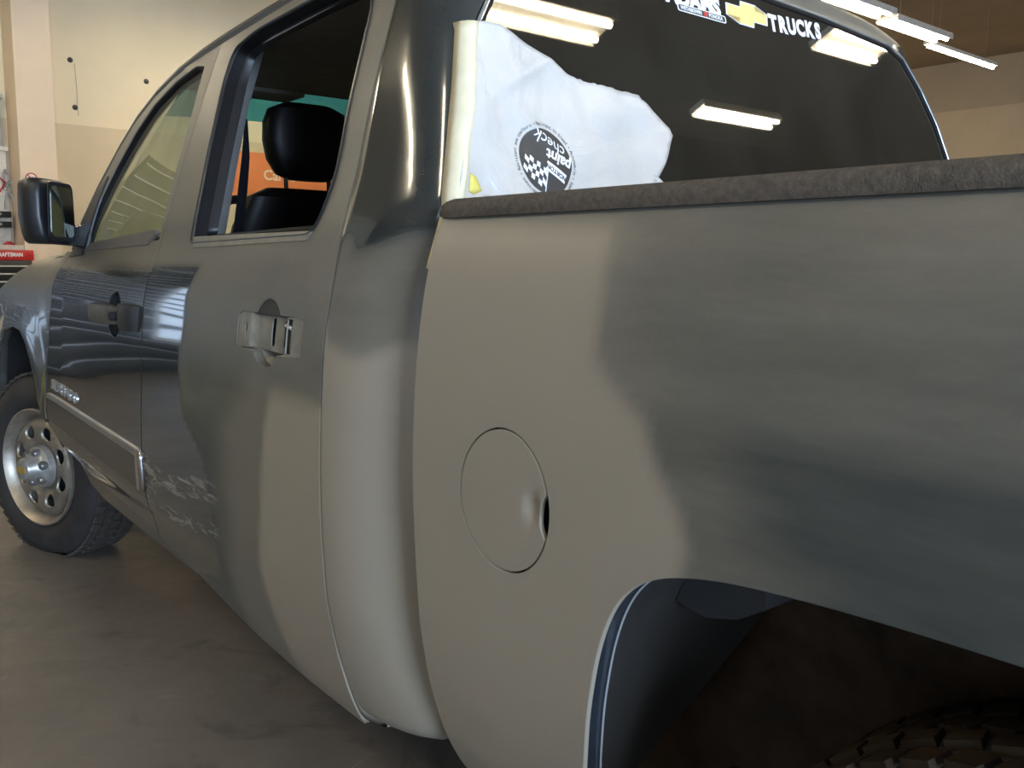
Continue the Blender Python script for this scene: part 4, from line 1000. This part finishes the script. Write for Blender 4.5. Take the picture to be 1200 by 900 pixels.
# items on the chest
hp, u = grouped('tool_tray', (8.3, -.30, 1.295), 'pale low tray lying on top of the tool chest', 'tray')
u(box('tray_base', (8.22, -.30, 1.302), (.24, .70, .012), simple('grey_tray', (.42, .40, .34), .5), None, .003)); u(box('tray_rim', (8.11, -.30, 1.325), (.012, .70, .055), simple('tray_rim_grey', (.45, .43, .36), .5), None, .003))
o = tag(loft('red_rag', [[(8.41 + .04 * math.cos(a), -.55 + .09 * g * math.sin(a), z) for a in np.linspace(0, 6.283, 13)[:-1]] for z, g in ((1.297, 1), (1.33, .95), (1.375, .6), (1.40, .2))], REDP), 'crumpled red rag behind the pale tray on the tool chest', 'rag')
# white pegboard with shelves and hanging hose
pb, u = grouped('pegboard', (8.68, 0, 1.35), 'white pegboard on the front wall left of the pillar', 'pegboard')
u(box('board', (8.66, 0, 1.92), (.03, 1.24, 1.16), simple('white_board', (.78, .72, .60), .6), None, .004)); u(box('board_rail', (8.62, 0, 2.50), (.07, 1.26, .05), simple('white_rail', (.80, .75, .62), .5), None, .006))
u(box('board_post', (8.64, -.56, 2.80), (.05, .04, .58), simple('grey_post', (.42, .40, .34), .5), None, .004)); u(box('board_shelf', (8.60, -.10, 3.10), (.16, 1.0, .05), simple('grey_post_b', (.52, .49, .42), .5), None, .004))
for z, n in ((1.72, 'black slim case on the upper bracket of the pegboard'), (1.60, 'dark tool case on the lower bracket of the pegboard')):
    tc_, v = grouped('tool_case', (8.56, -.18, z), n, 'case')
    v(box('case_body', (8.56, -.22, z), (.16, .78, .07), BLK, None, .012)); v(box('case_latch', (8.475, -.45, z), (.012, .10, .03), simple('latch_grey', (.35, .34, .32), .4, .5), None, .003))
pts = [(8.60, -.62 + .05 * math.sin(t * 1.1), 2.20 - .05 * t + .08 * math.sin(t * 2.4)) for t in np.linspace(0, 7, 40)]
tag(tube('coiled_hose', pts, .016, simple('silver_hose', (.42, .40, .36), .35, .6)), 'grey coiled hose hanging on the pegboard beside the pillar', 'hose')
tag(tube('red_cable', [(8.60, -.30, 2.35), (8.58, -.45, 2.22), (8.57, -.58, 2.10), (8.58, -.52, 1.99), (8.60, -.40, 1.98), (8.58, -.30, 2.05)], .014, REDP), 'red cable looped on the pegboard', 'cable')
# round sign on the pillar
sg, u = grouped('prohibition_sign', (8.11, -.80, 2.14), 'small round red-ringed prohibition sign on the pillar', 'sign')
SM = frame((8.118, -.772, 2.132), (0, -1, 0), (0, 0, 1))
u(flat('sign_face', circle(0, 0, .062, n=32), SM, simple('sign_white', (.80, .74, .64), .5), None, .004))
bm = bmesh.new(); add_lathe(bm, [(.052, .004), (.052, .0055), (.066, .0055), (.066, .002)], SM, 32); u(bm_obj('sign_ring', bm, REDP, None))
u(flat('sign_symbol', [(-.034, -.016), (.012, -.016), (.030, -.002), (.034, .012), (.014, .018), (-.004, .010), (-.034, .014)], SM, BLK, None, .0055)); u(flat('sign_bar', [(-.040, .032), (-.032, .040), (.040, -.032), (.032, -.040)], SM, REDP, None, .0065))
# old anchors and marks on the front wall
for y, z, lb in ((-1.41, 3.66, 'dark anchor bolt on the cream wall, upper one of the left pair'), (-1.44, 3.09, 'dark anchor bolt on the cream wall, lower one of the left pair'), (-2.33, 3.52, 'dark bracket high on the cream wall near the truck roof')):
    a_, u = grouped('wall_anchor', (8.69, y, z), lb, 'bolt', 'old anchors in the front wall')
    u(lathe('anchor_plate', [(0, .006), (.030, .006), (.034, 0)], frame((8.699, y, z), (0, -1, 0), (0, 0, 1)), BLACKP, None, 14)); u(lathe('anchor_bolt', [(0, .03), (.016, .028), (.018, .004)], frame((8.699, y, z), (0, -1, 0), (0, 0, 1)), BLK, None, 8))
tag(tube('drop_wire', [(8.688, -1.455, 3.62), (8.688, -1.47, 3.35), (8.688, -1.47, 3.10), (8.688, -1.475, 2.99)], .004, simple('grey_wire', (.55, .48, .36), .6), None, 6), 'thin pale wire running down the wall between two anchor bolts', 'wire')
# orange board seen through the cab
ob, u = grouped('orange_board', (8.66, -4.4, 2.10), 'orange sign board with pale letters, seen through the cab windows', 'sign')
u(box('panel', (8.665, -4.55, 2.41), (.05, 2.3, .64), simple('orange_vinyl', (.80, .23, .07), .5, 0, .06, 2), None, .004))
u(text('board_lettering', 'Carbo', .20, frame((8.638, -4.16, 2.42), (0, -1, 0), (0, 0, 1)), simple('pale_letters', (.85, .70, .50), .5), None, bold=.004, extrude=.001))
# roll-up door, window and drum on the near side, mirrored in the glossy doors
dr = box('door_1', (8.69, 3.5, 1.95), (.04, 4.3, 3.9), simple('door_backing', (.03, .03, .032), .6)); tag(dr, kind='structure')
SL = simple('roll_slat', (.035, .036, .038), .6, .1, .1, 3)
me = None
for k in range(20):
    z = .10 + .19 * k
    if me is None:
        o = loft('slat', [[(x, y, zz_) for x, zz_ in ((8.67, -.09), (8.64, -.085), (8.61, -.03), (8.61, .04), (8.64, .085), (8.67, .09))] for y in (1.42, 5.58)], SL, dr); me = o.data
        o.parent = dr
        bm = bmesh.new(); add_box(bm, (8.625, 3.5, .088), (.03, 4.16, .012)); lt = bm_obj('slat_glint', bm, simple('slat_glint_pale', (.62, .64, .68), .3, .3), dr); lme = lt.data  # pale strip on each slat stands in for light catching its edge
    else:
        o = bpy.data.objects.new('slat', me); COL.objects.link(o); o.parent = dr
        lt = bpy.data.objects.new('slat_glint', lme); COL.objects.link(lt); lt.parent = dr
    for q in (o, lt):
        q.parent = dr; q.location.z = z

wn = box('window_1', (8.60, 4.35, 1.55), (.05, 1.5, 1.9), simple('window_frame', (.55, .56, .56), .5)); tag(wn, kind='structure')
box('pane', (8.57, 4.35, 1.55), (.012, 1.36, 1.76), emis('daylit_pane', (.62, .78, 1.0), 1.1), wn)
for k in range(6): box('glazing_bar', (8.556, 4.35, .85 + .26 * k), (.02, 1.36, .07), BLK, wn)
yd = lathe('yellow_drum', [(0, .002), (.28, .002), (.29, .02), (.285, .28), (.295, .30), (.285, .32), (.285, .58), (.295, .60), (.285, .62), (.29, .86), (.28, .885), (.27, .875), (0, .87)], Matrix.Translation((3.2, 3.1, 0)), simple('yellow_enamel', (.62, .50, .06), .4), None, 32)
tag(yd, 'yellow steel drum on the floor before the roll-up door', 'drum')

w2 = box('window_2', (-5.0, 7.45, 1.95), (3.2, .08, 1.9), simple('window_frame_grey', (.50, .50, .48), .5)); tag(w2, kind='structure')
for k in range(4): box('pane', (-6.14 + .76 * k, 7.40, 1.95), (.70, .012, 1.74), emis('daylit_pane_left', (.50, .70, 1.0), 1.5), w2)
